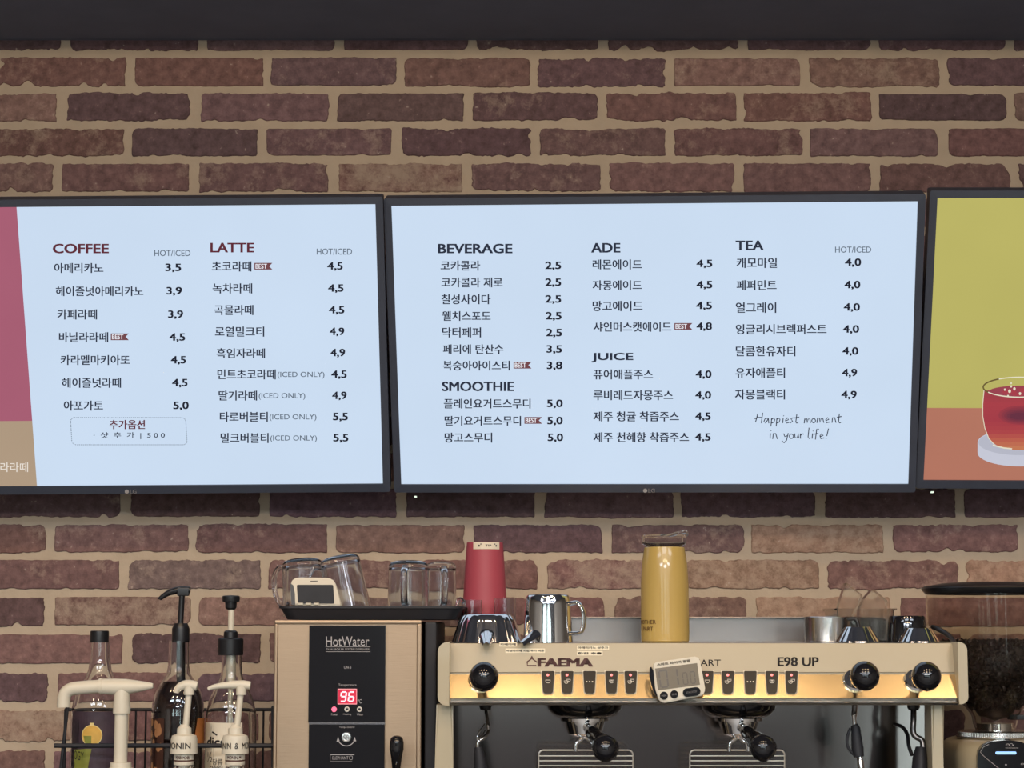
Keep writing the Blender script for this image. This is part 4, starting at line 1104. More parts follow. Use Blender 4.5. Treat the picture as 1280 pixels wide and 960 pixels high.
# writing on the front panel
bm = new(); u = U(.0005)
write(bm, 'FAEMA', u, 673, 740, 828, 9.6, 0.055, 0)
stroke(bm, [(659.2, 827.5), (659.2, 832.0), (670.5, 832.0)], u, 1.7, 0); stroke(bm, [(658.2, 828), (664.8, 823), (671.5, 828)], u, 1.7, 0)
flat(bm, [(662.4, 823.6), (664.8, 819.4), (667.2, 823.6), (664.8, 822)], u, 0)
obj('maker_name', bm, 'maroon', fp, smooth=False, recalc=False, label='dark red maker name FAEMA with house emblem')
bm = new(); write(bm, 'E98 UP', u, 972.5, 1023, 827, 11, 0.03, 0); obj('model_lettering', bm, 'ink', fp, smooth=False, recalc=False, label='dark bold lettering E98 UP')
bm = new(); write(bm, 'SMART', u, 859, 901, 828.4, 8, 0.006, 0)
obj('series_lettering', bm, 'ink', fp, smooth=False, recalc=False, label='thin dark lettering ending in ART')
for lx0, lx1, y, txt in ((625.5, 644.5, 805.4, '카페라떼'), (633, 680, 813.4, '바닐라라떼 시럽 추가 버튼'), (722.5, 760, 809.6, '아메리카노 샷추가'), (722.5, 752, 816.6, '한잔 추출')):
    bm = new(); flat(bm, rrect(lx0 - 1.2, y - 2.8, lx1 + 1.4, y + 2.8, .4, 2), U(.0004), 0)
    write(bm, txt, U(.0007), lx0, lx1, y, 2.8, 0.03, 1)
    obj('sticker', bm, ['tape', 'ink'], fp, smooth=False, recalc=False, label='narrow cream label tape with tiny print')

# push buttons
def cup_icon(bm, g, x, y, two, beans):
    def cup(cx, cy, k):
        stroke(bm, [(cx - 3.4 * k, cy - 1.6 * k), (cx - 3 * k, cy + .6 * k), (cx - 1.2 * k, cy + 2.3 * k), (cx + 1.2 * k, cy + 2.3 * k), (cx + 3 * k, cy + .6 * k), (cx + 3.4 * k, cy - 1.6 * k)], g, .65, 0, True)
    if two: cup(x - 1.2, y + .8, .8); cup(x + 1.7, y - 1.2, .72)
    else: cup(x, y, .9)
    if beans: stroke(bm, ell(x, y, 1.0, 1.0, n=8), g, .6, 0, True)
for i, (x, kind) in enumerate([(685, 1), (709, 2), (737, 0), (764.5, 3), (788.5, 4), (884, 1), (910, 2), (938, 0), (965, 3), (989.5, 4)]):
    q = lambda k: [(x - 8.2 + k, 839.2 + k), (x - 7 + k, 838.4 + k), (x + 7 - k, 838.4 + k), (x + 8.2 - k, 839.2 + k), (x + 6.6 - k, 864.5 - k), (x + 4.4 - k, 866.6 - k), (x - 4.4 + k, 866.6 - k), (x - 6.6 + k, 864.5 - k)]
    top = min(p[1] for p in q(0))
    bm = new(); prism(bm, [Bd(.0040)(*p) for p in q(.3)], -nB * .006)
    bb = obj('push_button', bm, 'black_plastic', em, label='black push button')
    bm = new(); prism(bm, [Bd(.0016)(*p) for p in q(-.8)], -nB * .003); obj('button_rim', bm, 'white_plastic', bb)
    if kind:
        bm = new(); p = Bd(.0044)(x - .3, 843.8); sphere(bm, p, 1.7 * S(x, 844, .59), 12, (1, .6, 1)); obj('led', bm, 'led_red', bb, label='lit red lamp')
    bm = new(); g = Bd(.0046)
    if kind == 0:
        for dx in (-3.6, 0, 3.6): flat(bm, ell(x + dx, 852, .9, .9, n=10), g)
    else: cup_icon(bm, g, x, 851.5, kind in (2, 4), kind in (3, 4))
    obj('button_icon', bm, 'print_white', bb, smooth=False, recalc=False)
# turning knobs
for kx, ky, bx, by in ((605, 846, 601, 851), (1081, 845, 1068.5, 851), (1158, 845.5, 1145, 851)):
    c0 = Bd(0)(bx, by); c1 = P(kx, ky, .655); d = (c1 - c0).normalized(); s = S(kx, ky, .655)
    kb = new(); sphere(kb, c1, 18.6 * s, 36)
    ko = obj('steam_knob', kb, 'black_gloss', em, label='glossy black ball knob')
    bm = new(); tube(bm, [c0 - d * .004, c1], 6 * s, 16); obj('stem', bm, 'black_plastic', ko)
    bm = new(); m_ = nB.to_track_quat('Z', 'Y').to_matrix()
    lathe(bm, c0, [(0, -.002), (16 * s, -.002), (16 * s, .003), (14 * s, .006), (10 * s, .006), (9 * s, .004), (0, .004)], 36, m_)
    obj('bezel_ring', bm, 'chrome', ko)

# group heads
for gx in (731, 923):
    c = axis(gx, 890, .475); s = S(gx, 890, .475); z = lambda y: P(gx, y, .475).z
    bm = new(); lathe(bm, c, [(0, z(897)), (34 * s, z(896.5)), (40 * s, z(893.5)), (46 * s, z(886)), (47.5 * s, z(877)), (0, z(877))], 48)
    gh = obj('group_head', bm, 'black_gloss', em, label='black group head')
    bm = new(); lathe(bm, c, [(26.5 * s, z(901)), (30 * s, z(901)), (30.5 * s, z(897.5)), (29 * s, z(896.8)), (26.5 * s, z(896.8)), (26.5 * s, z(901))], 40); obj('chrome_ring', bm, 'chrome', gh)
# folding cup stands with round wire frames
for gx0, gx1 in ((672.5, 792), (861.5, 981.5)):
    g = lambda x, y: P(x, y, .475)
    zlow = 1010
    bm = new(); tube(bm, [g(x, y) for x, y in rrect(gx0 + .8, 937.6, gx1 - .8, zlow, 6, 5)], .0012, 8, closed=True)
    for y in range(0, 10): tube(bm, [g(gx0 + 1, 944.8 + y * 6.1), g(gx1 - 1, 944.8 + y * 6.1)], .0009, 6)
    obj('cup_stand', bm, 'wire_steel', em, label='wire grid cup stand')
# steam and hot water wands
s = S(605, 900, .52)
wd = new(); tube(wd, smooth_path([P(607, 884, .50), P(608.2, 893, .52), P(610, 905, .535), P(610.5, 914, .54), P(606, 921, .55), P(597.5, 927.5, .555), P(597.5, 937, .555)], 5), 2.2 * s, 12)
w1 = obj('steam_wand', wd, 'chrome', em, label='bent chrome steam wand with black grip')
bm = new(); tube(bm, [P(598, 934, .555), P(600, 950, .556), P(603, 985, .557), P(604, 1000, .557)], [5 * s, 7.6 * s, 8.6 * s, 8.6 * s], 16); obj('grip', bm, 'black_matte', w1)
bm = new(); tube(bm, smooth_path([P(606, 905, .54), P(600.5, 912, .55), P(596.8, 920, .555), P(597, 926, .555)], 5), .9 * s, 8); tube(bm, smooth_path([P(606.5, 913, .54), P(603, 919, .55), P(598, 924, .556)], 5), .9 * s, 8); obj('wire_guard', bm, 'chrome', w1)
bm = new(); lathe(bm, P(606.8, 884, .50) + Vector((0, 0, -.004)), [(0, 0), (.008, 0), (.010, .006), (0, .008)], 16); obj('joint', bm, 'black_plastic', w1)
wd = new(); s = S(1068, 900, .53); tube(wd, [P(1068.5, 881, .52), P(1067.5, 896, .525)], 3.6 * s, 12); tube(wd, [P(1067.3, 894, .526), P(1068.5, 908, .528)], 2.6 * s, 12)
w2 = obj('steam_wand', wd, 'chrome', em, label='chrome hot water wand with black rubber sleeve')
bm = new(); tube(bm, [P(1073, 940, .535), P(1075.5, 952, .538), P(1078, 975, .542)], [2.8 * s, 4.2 * s, 4.0 * s], 12); obj('wand_tip', bm, 'chrome', w2)
bm = new(); tube(bm, [P(1068, 906, .528), P(1069.5, 910, .529), P(1072, 936, .534), P(1073.5, 946, .536)], [4.4 * s, 5.6 * s, 7.6 * s, 6.4 * s], 14); obj('grip', bm, 'black_matte', w2)
bm = new(); tube(bm, smooth_path([P(1063, 910, .53), P(1059, 922, .532), P(1060, 934, .533), P(1067, 943, .534)], 5), 1.8 * s, 10); obj('thumb_loop', bm, 'black_matte', w2)
wd = new(); s = S(1142, 900, .53); tube(wd, smooth_path([P(1142, 882, .52), P(1141.8, 900, .53), P(1141.5, 915, .532), P(1145, 921, .534), P(1152, 925, .536), P(1154, 933, .538), P(1154, 945, .54)], 5), 3.7 * s, 14)
w3 = obj('steam_wand', wd, 'dark_steel', em, label='dark steel steam wand beside the right pillar')
bm = new(); lathe(bm, P(1142, 886, .52), [(0, -.002), (.0075, -.002), (.0100, .002), (.0100, .008), (0, .009)], 8); obj('joint', bm, 'black_plastic', w3)
bm = new(); tube(bm, [P(1151, 934, .538), P(1150, 948, .54), P(1149, 975, .542), P(1149, 1000, .544)], [9 * s, 13 * s, 15 * s, 15 * s], 18, flat=.7); obj('grip', bm, 'black_matte', w3)
bm = new(); tube(bm, smooth_path([P(1118, 905, .45), P(1128, 909, .48), P(1134, 918, .50), P(1136, 932, .52), P(1140, 944, .53)], 6), 2.4 * s, 12); obj('hose', bm, 'black_plastic', w3)

# ---- portafilters
def portafilter(lb, gx, bx, by):
    c = axis(gx, 905, .475); s = S(gx, 905, .475); z = lambda y: P(gx, y, .475).z
    pf = thing('portafilter', lb, 'portafilter', Vector((c.x, c.y, z(921))), 'portafilters locked into the group heads')
    bm = new(); lathe(bm, c, [(0, z(921)), (14 * s, z(921)), (21 * s, z(917)), (24 * s, z(906)), (25 * s, z(902)), (25 * s, z(899)), (0, z(899))], 40)
    obj('filter_holder', bm, 'chrome', pf)
    bm = new()
    for k in (-1, 1):
        q = lambda dx, dy, dw: P(gx + dx, dy, .475 + dw)
        tube(bm, smooth_path([q(0, 920, .004), q(k * 5, 925, .01), q(k * 10.5, 929, .012), q(k * 12, 939, .012)], 5), 2.6 * s, 12)
    obj('spout', bm, 'chrome', pf)
    bl = P(bx, by, .655); st = Vector((c.x, c.y, z(905))); d = (bl - st).normalized()
    bm = new(); tube(bm, [st + d * .022, st + d * .06], [.0085, .0065], 16); obj('neck', bm, 'chrome', pf)
    s2 = S(bx, by, .655)
    bm = new(); L_ = (bl - st).length
    tube(bm, smooth_path([st + d * .055, st + d * .075, st + d * (L_ * .62), st + d * (L_ - .012), st + d * (L_ + .006), st + d * (L_ + .014)], 5), [.009, .0115, .0125, 15.5 * s2, 16.6 * s2, 9 * s2], 28)
    sphere(bm, bl, 16.6 * s2, 30)
    obj('handle', bm, 'black_gloss', pf, label='glossy black ball-ended handle')
    bm = new(); g = lambda x, y: P(x, y, .655 + 16.9 * s2)
portafilter('portafilter with black ball handle, below the red maker name', 731, 756.5, 935)
portafilter('portafilter with black ball handle, below the lettering ART', 923, 953.5, 934.5)

# ---- timer stuck on the control band
q0 = Bd(.0)(848, 850)
tn = thing('digital_timer', 'cream digital timer stuck askew on the front of the espresso machine', 'timer', q0)
ang = R(-7.5)
nT = Vector((0, -1, .10)).normalized()
def TM(u, v, d):                # own px axes of the tilted timer
    x = 848 + u * math.cos(ang) - v * math.sin(ang); y = 850 + u * math.sin(ang) + v * math.cos(ang)
    return hit(x, y, Vector((0, -.622, q0.z)) + nT * d, nT)
bm = new(); prism(bm, [TM(u_, v_, 0) for u_, v_ in [(-29, -22), (-26, -26), (26, -26.5), (30, -22), (32, 16), (28, 23), (-22, 26), (-27, 22), (-30, 8)]], -nT * .016)
bmesh.ops.bevel(bm, geom=bm.edges[:], offset=.0016, segments=2, affect='EDGES')
obj('case', bm, 'timer_white', tn)
bm = new(); prism(bm, [TM(u_, v_, -.004) for u_, v_ in [(-33.5, -20), (-31.5, -21), (-29, -14), (-27.5, 2), (-28, 14), (-29.5, 17), (-32.5, 12), (-35, 0), (-35.5, -10)]], -nT * .012)
obj('side_grip', bm, 'black_gloss', tn, label='black bulging side of the timer')
bm = new(); flat(bm, [(-27, -18), (26, -18), (26, 9.5), (-27, 9.5)], lambda a, b: TM(a, b, .0004))
ds = obj('display', bm, 'lcd', tn, smooth=False, recalc=False, label='grey-brown liquid crystal display')
bm = new(); g = lambda a, b: TM(a, b, .0008)
sevenseg(bm, g, -23, -14.5, 9.5, 21, DIG['0'], 2.0, 0, 0); sevenseg(bm, g, -10, -14.5, 9.5, 21, DIG['1'], 2.0, 0, 0)
sevenseg(bm, g, 6, -8, 5.4, 14.5, DIG['0'], 1.3, 0, 0); sevenseg(bm, g, 15.5, -8, 5.4, 14.5, DIG['0'], 1.3, 0, 0)
obj('digits', bm, 'lcd_digit', ds, smooth=False, recalc=False, label='dark digits 01 00')
bm = new(); write(bm, '스마트 타이머 알람', g, -24, 18, -22.2, 3.2, 0.03, 0); obj('brand_print', bm, 'ink', tn, smooth=False, recalc=False, label='tiny black print above the display')
for (u_, v_, rx, ry) in ((-20.5, 17, 5, 5), (-7.5, 17, 5, 5), (14.5, 17, 11, 5.4)):
    bm = new(); prism(bm, [TM(a, b, .0022) for a, b in (ell(u_, v_, rx, ry, n=24) if rx == ry else rrect(u_ - rx, v_ - ry, u_ + rx, v_ + ry, ry * .98, 8))], -nT * .004)
    bt = obj('timer_button', bm, 'black_gloss', tn)
    bm = new(); write(bm, 'MIN' if u_ < -15 else ('SEC' if u_ < 0 else 'START/STOP'), lambda a, b: TM(a, b, .0026), u_ - rx * .6, u_ + rx * .6, v_, 2.2, .01); obj('button_print', bm, 'print_grey', bt, smooth=False, recalc=False)

# ================================================================== THINGS ON THE MACHINE
YT = 808                                     # where the cup tray would be seen
# ---- red paper cup
w = .26
c = axis(606, 740, w); s = S(606, 740, w)
rc = thing('paper_cup', 'tall red paper cup standing upside down with a white sticker at its top', 'cup', Vector((c.x, c.y, ZTOP)))
zz = lambda y: P(606, y, w).z
bm = new()
lathe(bm, c, [(32.0 * s, ZTOP + .0015), (32.6 * s, ZTOP + .001), (33 * s, ZTOP + .003), (32.4 * s, ZTOP + .005), (31 * s, ZTOP + .006), (27.4 * s, zz(752)), (23.4 * s, zz(688)), (22.6 * s, zz(678.5)), (22.0 * s, zz(678)), (21.5 * s, zz(679)), (21.5 * s, zz(684)), (0, zz(684)), (0, zz(685)), (21.6 * s, zz(685)), (27 * s, zz(752)), (31 * s, ZTOP + .0015), (32 * s, ZTOP + .0015)], 48)
obj('cup_body', bm, 'red_cup', rc)
bm = new(); f = wrap(606, 683, w, 23.2, .0006); wrap_rect(bm, f, 591, 627, 678.6, 687.2, 0, 10)
f2 = wrap(606, 683, w, 23.2, .0010)
for x in (599, 621.5): flat(bm, ell(x, 683, 1.3, 1.3, n=8), f2, 1); flat(bm, ell(x + (2.4 if x < 610 else -2), 681, .8, .8, n=8), f2, 1)
write(bm, 'TIP', f2, 607, 614.5, 682.8, 2.4, .02, 1)
obj('sticker', bm, ['paper', 'ink'], rc, smooth=False, recalc=False, label='white sticker with tiny black marks')
# ---- little glass cups before the red cup
def small_glass(lb, cx, w, ytop, r, with_handle=False):
    c = axis(cx, 770, w); s = S(cx, 770, w); h = P(cx, ytop, w).z - ZTOP
    t = thing('glass_cup', lb, 'cup', Vector((c.x, c.y, ZTOP)), 'small espresso glasses before the red cup') if with_handle else None
    bm = new(); ro = r * s
    lathe(bm, c + Vector((0, 0, ZTOP)), [(0, .0005), (ro * .8, 0), (ro * .88, .002), (ro, h * .5), (ro, h), (ro - .0018, h), (ro - .002, h * .5), (ro * .8, .009), (0, .009)], 30)
    if t: obj('cup_body', bm, 'mug_glass', t)
    else: tag(obj('glass_cup', bm, 'mug_glass', loc=(c.x, c.y, ZTOP)), lb, 'cup', 'small espresso glasses before the red cup')
    return t, c, ro, h
t, c, ro, h = small_glass('small glass cup with a curled handle, before the red paper cup', 590, .33, 750, 13, True)
bm = new(); m_ = lambda r_, z: c + Vector((-r_ * .8, -r_ * .6, ZTOP + z)); tube(bm, smooth_path([m_(ro - .001, h * .95), m_(ro + .008, h * 1.02), m_(ro + .014, h * .8), m_(ro + .010, h * .5), m_(ro - .001, h * .4)], 5), .003, 10); obj('handle', bm, 'mug_glass', t)
small_glass('small glass cup without handle between red cup and taller pitcher', 631, .33, 748, 14)

# ---- milk pitchers upside down
def pitcher(lb, cx, w, prof, spout_dir, handle_dir, hk=1.0, flute=0.003):
    """prof: (r px, y px) outside from the lip up; steel jug standing on its mouth"""
    c = axis(cx, 790, w); s = S(cx, 790, w)
    pr = [(r * s, (P(cx, y, w).z if y < 900 else ZTOP + .001)) for r, y in prof]
    t = thing('milk_pitcher', lb, 'pitcher', Vector((c.x, c.y, ZTOP)), 'upturned steel milk pitchers on the machine')
    bm = new()
    inn = [(max(r - .0012, 0), z - (.0012 if i > len(pr) - 3 else 0)) for i, (r, z) in enumerate(pr)]
    lathe(bm, c, [(inn[0][0], pr[0][1])] + pr + list(reversed(inn)), 120)
    for v in bm.verts:
        d = v.co - c; k = 1 + flute * math.cos(20 * math.atan2(d.y, d.x)); v.co.x = c.x + d.x * k; v.co.y = c.y + d.y * k
    obj('jug_body', bm, 'chrome', t)
    a = R(spout_dir); d = Vector((math.sin(a), -math.cos(a), 0)); q = Vector((d.y, -d.x, 0))
    r0 = pr[0][0]; bm = new()
    tip = c + d * (r0 + .036) + Vector((0, 0, ZTOP - .004))
    sec = []
    for k in range(5):
        tt = k / 4; ctr = (c + d * (r0 - .004) + Vector((0, 0, ZTOP + .012))).lerp(tip, tt); ww = .012 * (1 - tt * .55)
        sec.append([bm.verts.new(ctr + q * ww * math.cos(R(x)) + Vector((0, 0, .010 * (1 - tt * .4) * math.sin(R(x))))) for x in range(0, 181, 20)])
    for A_, B_ in zip(sec, sec[1:]):
        for k in range(len(A_) - 1): bm.faces.new((A_[k], A_[k + 1], B_[k + 1], B_[k]))
    r_ = bmesh.ops.solidify(bm, geom=bm.faces[:], thickness=.0012)
    obj('spout', bm, 'chrome', t)
    a = R(handle_dir); d = Vector((math.sin(a), -math.cos(a), 0)); H = pr[-1][1] - ZTOP
    def rad(z):
        for (r1, z1), (r2, z2) in zip(pr, pr[1:]):
            if z1 <= z <= z2: return r1 + (r2 - r1) * (z - z1) / max(z2 - z1, 1e-6)
        return pr[0][0]
    bm = new(); m_ = lambda e, z: c + d * (rad(ZTOP + z) + e) + Vector((0, 0, ZTOP + z))
    tube(bm, smooth_path([m_(-.001, H * .80), m_(.012, H * .82), m_(.020 * hk, H * .66), m_(.020 * hk, H * .40), m_(.014 * hk, H * .22), m_(-.001, H * .20)], 5), .0036, 12, flat=1.6)
    obj('handle', bm, 'chrome', t)
pitcher('wide steel milk pitcher standing upside down below the red cup', 609, .515, [(43, 999), (44, 803), (36, 778), (32, 771), (29.5, 768.5), (27, 767.6), (0, 767.4)], 0, 160, .8, .010)
pitcher('taller straight-sided steel milk pitcher standing upside down', 685, .530, [(31, 999), (31, 800), (29.5, 775), (28.5, 755), (27.6, 747), (25.5, 744), (22, 743), (0, 742.8)], -35, 75)

# ---- yellow tumbler
w = .42
c = axis(831, 750, w); s = S(831, 750, w); zz = lambda y: P(831, y, w).z
tb = thing('tumbler', 'yellow tumbler with a clear flip lid on the espresso machine', 'tumbler', Vector((c.x, c.y, ZTOP)))
bm = new(); lathe(bm, c, [(0, ZTOP + .0012), (28.5 * s, ZTOP + .0008), (30 * s, ZTOP + .003), (30.4 * s, zz(790)), (30 * s, zz(730)), (28.6 * s, zz(705)), (26, 0)][:6] + [(26.2 * s, zz(690)), (25.2 * s, zz(684.5)), (24.2 * s, zz(684)), (0, zz(684))], 56)
obj('cup_body', bm, 'yellow', tb, label='glossy yellow cup')
bm = new(); lathe(bm, c, [(0, zz(684)), (22 * s, zz(684)), (23.5 * s, zz(682)), (26.6 * s, zz(680.5)), (28 * s, zz(678)), (28 * s, zz(670.5)), (26.5 * s, zz(668.5)), (24 * s, zz(668.5)), (24 * s, zz(672)), (0, zz(673))], 48)
obj('lid', bm, 'frosted', tb, label='clear plastic lid')
bm = new()
a_ = P(829, 670.5, w + .012); 
tube(bm, smooth_path([P(826, 671, w + .01), P(836, 669.5, w + .012), P(846, 667, w + .014), P(855, 664.8, w + .014), P(858.5, 665.5, w + .014), P(859, 670, w + .014)], 4), [.002, .0026, .003, .003, .0026, .0018], 10, flat=2.2)
obj('flip_tab', bm, 'frosted', tb)
bm = new(); f = wrap(831, 775, w, 30.4, .0004)
write(bm, 'ANOTHER', f, 783, 817.5, 777.5, 5.0, .005, 0); write(bm, 'PART', f, 796, 813.5, 786, 5.0, .005, 0)
obj('lettering', bm, 'maroon', tb, smooth=False, recalc=False, label='small dark lettering low on the left')

# ---- steel cup, black bowl, chrome cups
def turned(name, lb, cat, cx, w, prof, m, n=48, group=None):
    c = axis(cx, 795, w); s = S(cx, 795, w)
    pr = [(r * s, (P(cx, y, w).z if y < 900 else ZTOP + .0006 + (y - 999) * .001)) for r, y in prof]
    bm = new(); lathe(bm, c, pr, n)
    return c, s, bm
c, s, bm = turned('steel_cup', '', '', 1034, .36, [(0, 999), (27, 999), (28, 1001), (28.6, 773), (28.8, 771.5), (28, 770.8), (27.6, 772), (27.2, 800), (0, 800)], 'steel')
sc_ = thing('steel_cup', 'plain brushed steel cup with a dark handle, before the clear plastic bin', 'cup', Vector((c.x, c.y, ZTOP)))
obj('cup_body', bm, 'steel', sc_)
bm = new(); a0 = Vector((.94, -.34, 0)); r0 = 28 * s
tube(bm, smooth_path([c + a0 * (r0 - .001) + Vector((0, 0, P(1034, 774, .36).z)), c + a0 * (r0 + .012) + Vector((0, 0, P(1034, 775, .36).z)), c + a0 * (r0 + .014) + Vector((0, 0, P(1034, 790, .36).z)), c + a0 * (r0 - .001) + Vector((0, 0, P(1034, 800, .36).z))], 5), .003, 10)
obj('handle', bm, 'black_plastic', sc_)
c, s, bm = turned('', '', '', 1134, .40, [(24, 999), (25, 999), (25.4, 1002), (23.6, 780), (22.4, 771.5), (21, 769.8), (0, 769.6), (0, 771), (20, 772), (23.6, 1001), (24, 999)], 'black')
tag(obj('bowl', bm, 'black_gloss', loc=(c.x, c.y, ZTOP)), 'glossy black bowl turned upside down behind the chrome cups', 'bowl')
for lb, cx, w, yt, rt, rb in (('chrome tapered cup turned upside down between steel cup and black bowl', 1072, .50, 783.5, 16, 26.5), ('chrome tapered cup turned upside down at the machine end, before the black bowl', 1149, .50, 785, 15.5, 25)):
    c, s, bm = turned('', '', '', cx, w, [(rb - 1, 999), (rb, 999), (rb + .4, 1001), (rt + .6, yt + 1.5), (rt - .6, yt + .2), (rt - 2, yt), (0, yt), (0, yt + 1), (rt - 2.5, yt + 1.2), (rb - 1.2, 1001)], 'chrome', 108)
    for v in bm.verts:
        d = v.co - c; a = math.atan2(d.y, d.x); k = 1 + .022 * math.cos(14 * a); v.co.x = c.x + d.x * k; v.co.y = c.y + d.y * k
    tag(obj('chrome_cup', bm, 'chrome', loc=(c.x, c.y, ZTOP)), lb, 'cup', 'upturned chrome cups')

# ---- frosted bin with loose lids
w = .28
X0, X1 = P(1040, 780, w).x, P(1111, 780, w).x; zrim = P(1075, 761, w).z
bm = new()
lv = [(0.006, ZTOP + .0005), (0.0, zrim - .003), (-.004, zrim - .003), (-.004, zrim), (.0016, zrim), (.0075, ZTOP + .003)]
rings = [[bm.verts.new(p) for p in loop(X0 + i, X1 - i, -.34 + i, -.19 - i, .008, z, 4)] for i, z in lv]
for A_, B_ in zip(rings, rings[1:]):
    n = len(A_)
    for k in range(n): bm.faces.new((A_[k], A_[(k + 1) % n], B_[(k + 1) % n], B_[k]))
bm.faces.new(rings[0]); bm.faces.new(rings[-1])
tag(obj('plastic_bin', bm, 'frosted', loc=((X0 + X1) / 2, -.265, ZTOP)), 'clear plastic bin holding pouches at the back of the espresso machine', 'bin')
def sleeve(lb, pts, d):
    bm = new(); prism(bm, [P(x, y, w) for x, y in pts], (0, d, 0)); bmesh.ops.bevel(bm, geom=bm.edges[:], offset=.0015, segments=2, affect='EDGES')
    cz = min(v.co.z for v in bm.verts); cx = sum(v.co.x for v in bm.verts) / len(bm.verts)
    tag(obj('plastic_pouch', bm, 'frosted', loc=(cx, -w, cz)), lb, 'pouch', 'clear pouches in the bin')
sleeve('clear plastic pouch tilted towards the steel cup, in the plastic bin', [(1058, 728), (1079, 744), (1070, 765), (1050, 798), (1044, 795), (1048, 760)], .03)
sleeve('clear plastic pouch tilted towards the black bowl, in the plastic bin', [(1092, 736), (1110, 751), (1106, 798), (1076, 798), (1075, 762), (1081, 748)], .035)

# ================================================================== GRINDER (right)
w = .27; cx = 1242
c = axis(cx, 830, w); s = S(cx, 830, w); zz = lambda y: P(cx, y, w).z
gr = thing('coffee_grinder', 'cream coffee grinder with a clear bean hopper and black lid', 'grinder', Vector((c.x, c.y, ZK)))
bm = new()
pr = [(24 * s, zz(913)), (27 * s, zz(905)), (28.5 * s, zz(895)), (36 * s, zz(884)), (60 * s, zz(862)), (78 * s, zz(838)), (81 * s, zz(815)), (82 * s, zz(742))]
t_ = .0022
inn = [(r - t_, z) for r, z in pr]
lathe(bm, c, pr + list(reversed(inn)) + [pr[0]], 64)
hp_ = obj('hopper', bm, 'hopper', gr, label='clear plastic bean hopper')
bm = new(); lathe(bm, c, [(0, zz(741)), (79 * s, zz(741)), (80.5 * s, zz(743)), (82.5 * s, zz(742)), (86 * s, zz(738)), (87 * s, zz(735.5)), (84 * s, zz(733)), (60 * s, zz(729)), (30 * s, zz(727.4)), (0, zz(727))], 64)
obj('hopper_lid', bm, 'black_plastic', hp_, label='black domed lid')
bm = new(); lathe(bm, c, [(0, zz(917)), (23 * s, zz(917)), (23 * s, zz(904)), (0, zz(904))], 28); obj('chute', bm, 'chrome', gr)
bm = new(); box(bm, Vector((c.x + .02, c.y - .02, zz(899))), Vector((c.x + .085, c.y + .0, zz(893))), .001); obj('hopper_gate', bm, 'black_plastic', gr)
bm = new(); n = 120
lathe(bm, c, [(0, zz(922)), (47 * s, zz(922)), (48 * s, zz(921)), (48 * s, zz(919.5)), (45.5 * s, zz(919)), (45 * s, zz(914.5)), (43 * s, zz(913)), (0, zz(912))], 60)
for k in range(n):
    a = 2 * PI * k / n; d = Vector((math.cos(a), math.sin(a), 0)); p = c + d * (45.4 * s)
    tube(bm, [Vector((p.x, p.y, zz(919))), Vector((p.x, p.y, zz(914.6)))], .0008, 5)
obj('adjustment_collar', bm, 'steel', gr, label='notched metal adjusting collar')
bm = new()
bx0, bx1 = c.x - 59 * s, c.x + 59 * s
yf_, yb_ = c.y - .095, c.y + .125
def gl(z, i):
    return [Vector((x, y, z)) for x, y in rrect(bx0 + i, yf_ + i, bx1 - i, yb_ - i, .05, 8)]
lv = [(ZK + .03, 0.004), (ZK + .034, 0), (zz(948), 0), (zz(938), .0012), (zz(930), .006), (zz(925), .013), (zz(922.5), .022)]
rings = [[bm.verts.new(p) for p in gl(z, i)] for z, i in lv]
for A_, B_ in zip(rings, rings[1:]):
    n = len(A_)
    for k in range(n): bm.faces.new((A_[k], A_[(k + 1) % n], B_[(k + 1) % n], B_[k]))
bm.faces.new(rings[0]); bm.faces.new(rings[-1])
obj('body', bm, 'cream', gr, label='cream grinder body')
bm = new(); box(bm, (bx0 + .01, yf_ - .02, ZK), (bx1 - .01, yb_ - .01, ZK + .031), .006); obj('base_plate', bm, 'black_plastic', gr)
# black display panel on the front
wg = -yf_ + .003
g0 = lambda d: (lambda px, py: P(px, py, wg + d))
px0 = 1222; pxm = 1257.5
out = [(px0, 1000), (px0, 946), (px0 + 1.5, 938), (px0 + 7, 931.5), (px0 + 16, 927.5), (px0 + 27, 925.8), (pxm, 925.4)]
out = out + [(2 * pxm - x, y) for x, y in reversed(out[:-1])]
bm = new(); prism(bm, [g0(.0)(*p) for p in out], (0, .035, 0)); dp = obj('display_panel', bm, 'black_gloss', gr, label='glossy black display panel')
bm = new(); g = g0(.0012); prism(bm, [g(*p) for p in rrect(1244.5, 939.4, 2 * pxm - 1244.5, 943, 1.6, 4)], (0, .002, 0)); obj('light_bar', bm, 'blue_bar', dp, label='glowing blue light bar')
bm = new(); g = g0(.0006)
stroke(bm, [(1236, 930.5), (1229, 934), (1225.5, 940), (1228, 943.5), (1233, 948), (1248, 960), (1256, 967)], g, .6)
stroke(bm, ell(1259.6, 931.2, 2.2, 1.3, n=14), g, .6, 0, True); stroke(bm, ell(1264, 931, 2.0, 1.6, n=14), g, .5, 0, True); flat(bm, ell(1266.9, 931.6, .8, .8, n=8), g)
write(bm, 'FIORENZATO', g, 1257, 1273, 935, 1.4, 0, 0)
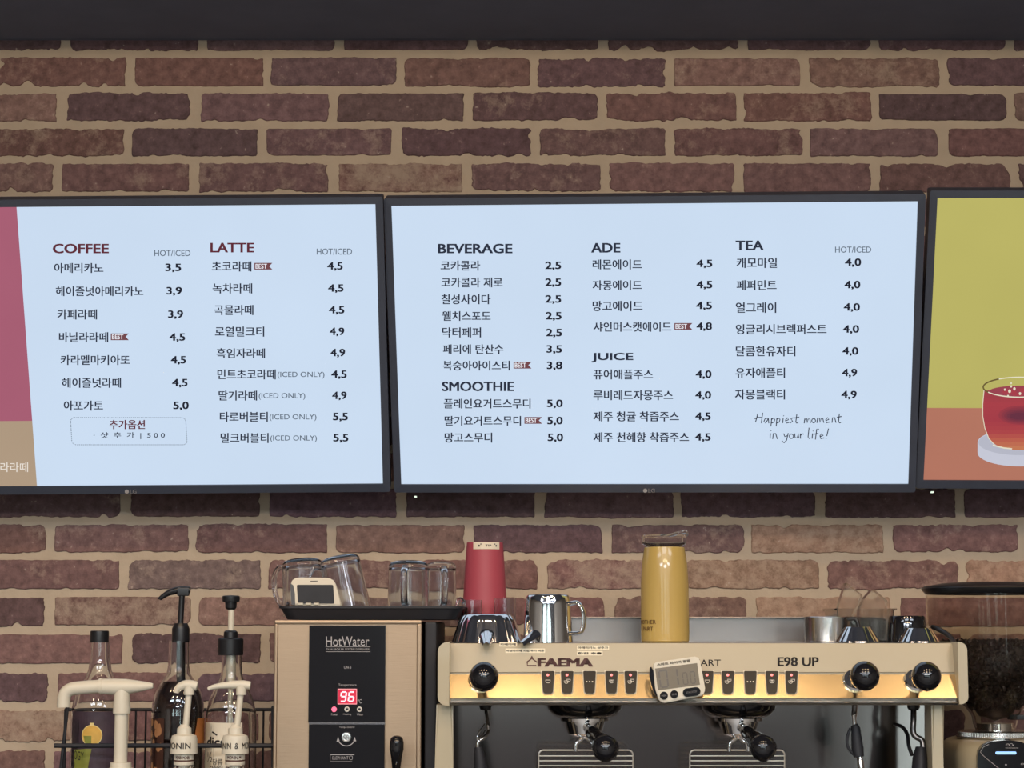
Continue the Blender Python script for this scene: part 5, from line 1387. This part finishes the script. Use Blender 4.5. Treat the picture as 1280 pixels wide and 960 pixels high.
flat(bm, ell(1257.5, 956, 1.3, .9, n=10), g); write(bm, '0', g, 1276, 1280, 955, 2, 0, 0)
obj('panel_print', bm, 'print_grey', dp, smooth=False, recalc=False, label='thin grey emblem and lines')
# coffee beans
bm = new(); rb = random.Random(5)
def inner_r(z):
    for (r1, z1), (r2, z2) in zip(inn, inn[1:]):
        if z1 <= z <= z2: return r1 + (r2 - r1) * (z - z1) / (z2 - z1)
    return 0
proto = new(); bmesh.ops.create_icosphere(proto, subdivisions=2, radius=1)
pv = [v.co.copy() for v in proto.verts]; pf_ = [[v.index for v in f.verts] for f in proto.faces]; proto.free()
for v in pv:
    v.x *= .0066; v.y *= .0050; v.z *= .0040 * (1 if v.z > 0 else .5)
    if v.z > 0 and abs(v.y) < .0009: v.z -= .0012
ztop_ = zz(805)
def bean(p):
    m_ = Matrix.Rotation(rb.uniform(0, 6.28), 3, 'X') @ Matrix.Rotation(rb.uniform(0, 6.28), 3, 'Y') @ Matrix.Rotation(rb.uniform(0, 6.28), 3, 'Z')
    vs = [bm.verts.new(m_ @ v + p) for v in pv]
    for f in pf_: bm.faces.new([vs[i] for i in f])
for k in range(1150):
    z = rb.uniform(zz(884), ztop_); r = inner_r(z) - .0088 - rb.uniform(0, .003); a = rb.uniform(-PI, 0) if k % 4 else rb.uniform(0, PI)
    bean(Vector((c.x + r * math.cos(a), c.y + r * math.sin(a), z)))
for k in range(420):
    r = (inner_r(ztop_) - .008) * math.sqrt(rb.random()); a = rb.uniform(0, 2 * PI)
    bean(Vector((c.x + r * math.cos(a), c.y + r * math.sin(a), ztop_ + rb.uniform(-.004, .004))))
lathe(bm, c, [(0, zz(901))] + [(max(r - .010, .005), z) for r, z in inn[2:7]] + [(inner_r(ztop_) - .010, ztop_ - .003), (0, ztop_ - .003)], 40)
bo = obj('coffee_beans', bm, 'bean', loc=(c.x, c.y, zz(905)))
tag(bo, 'dark roasted coffee beans filling the clear grinder hopper', 'coffee beans'); bo['kind'] = 'stuff'
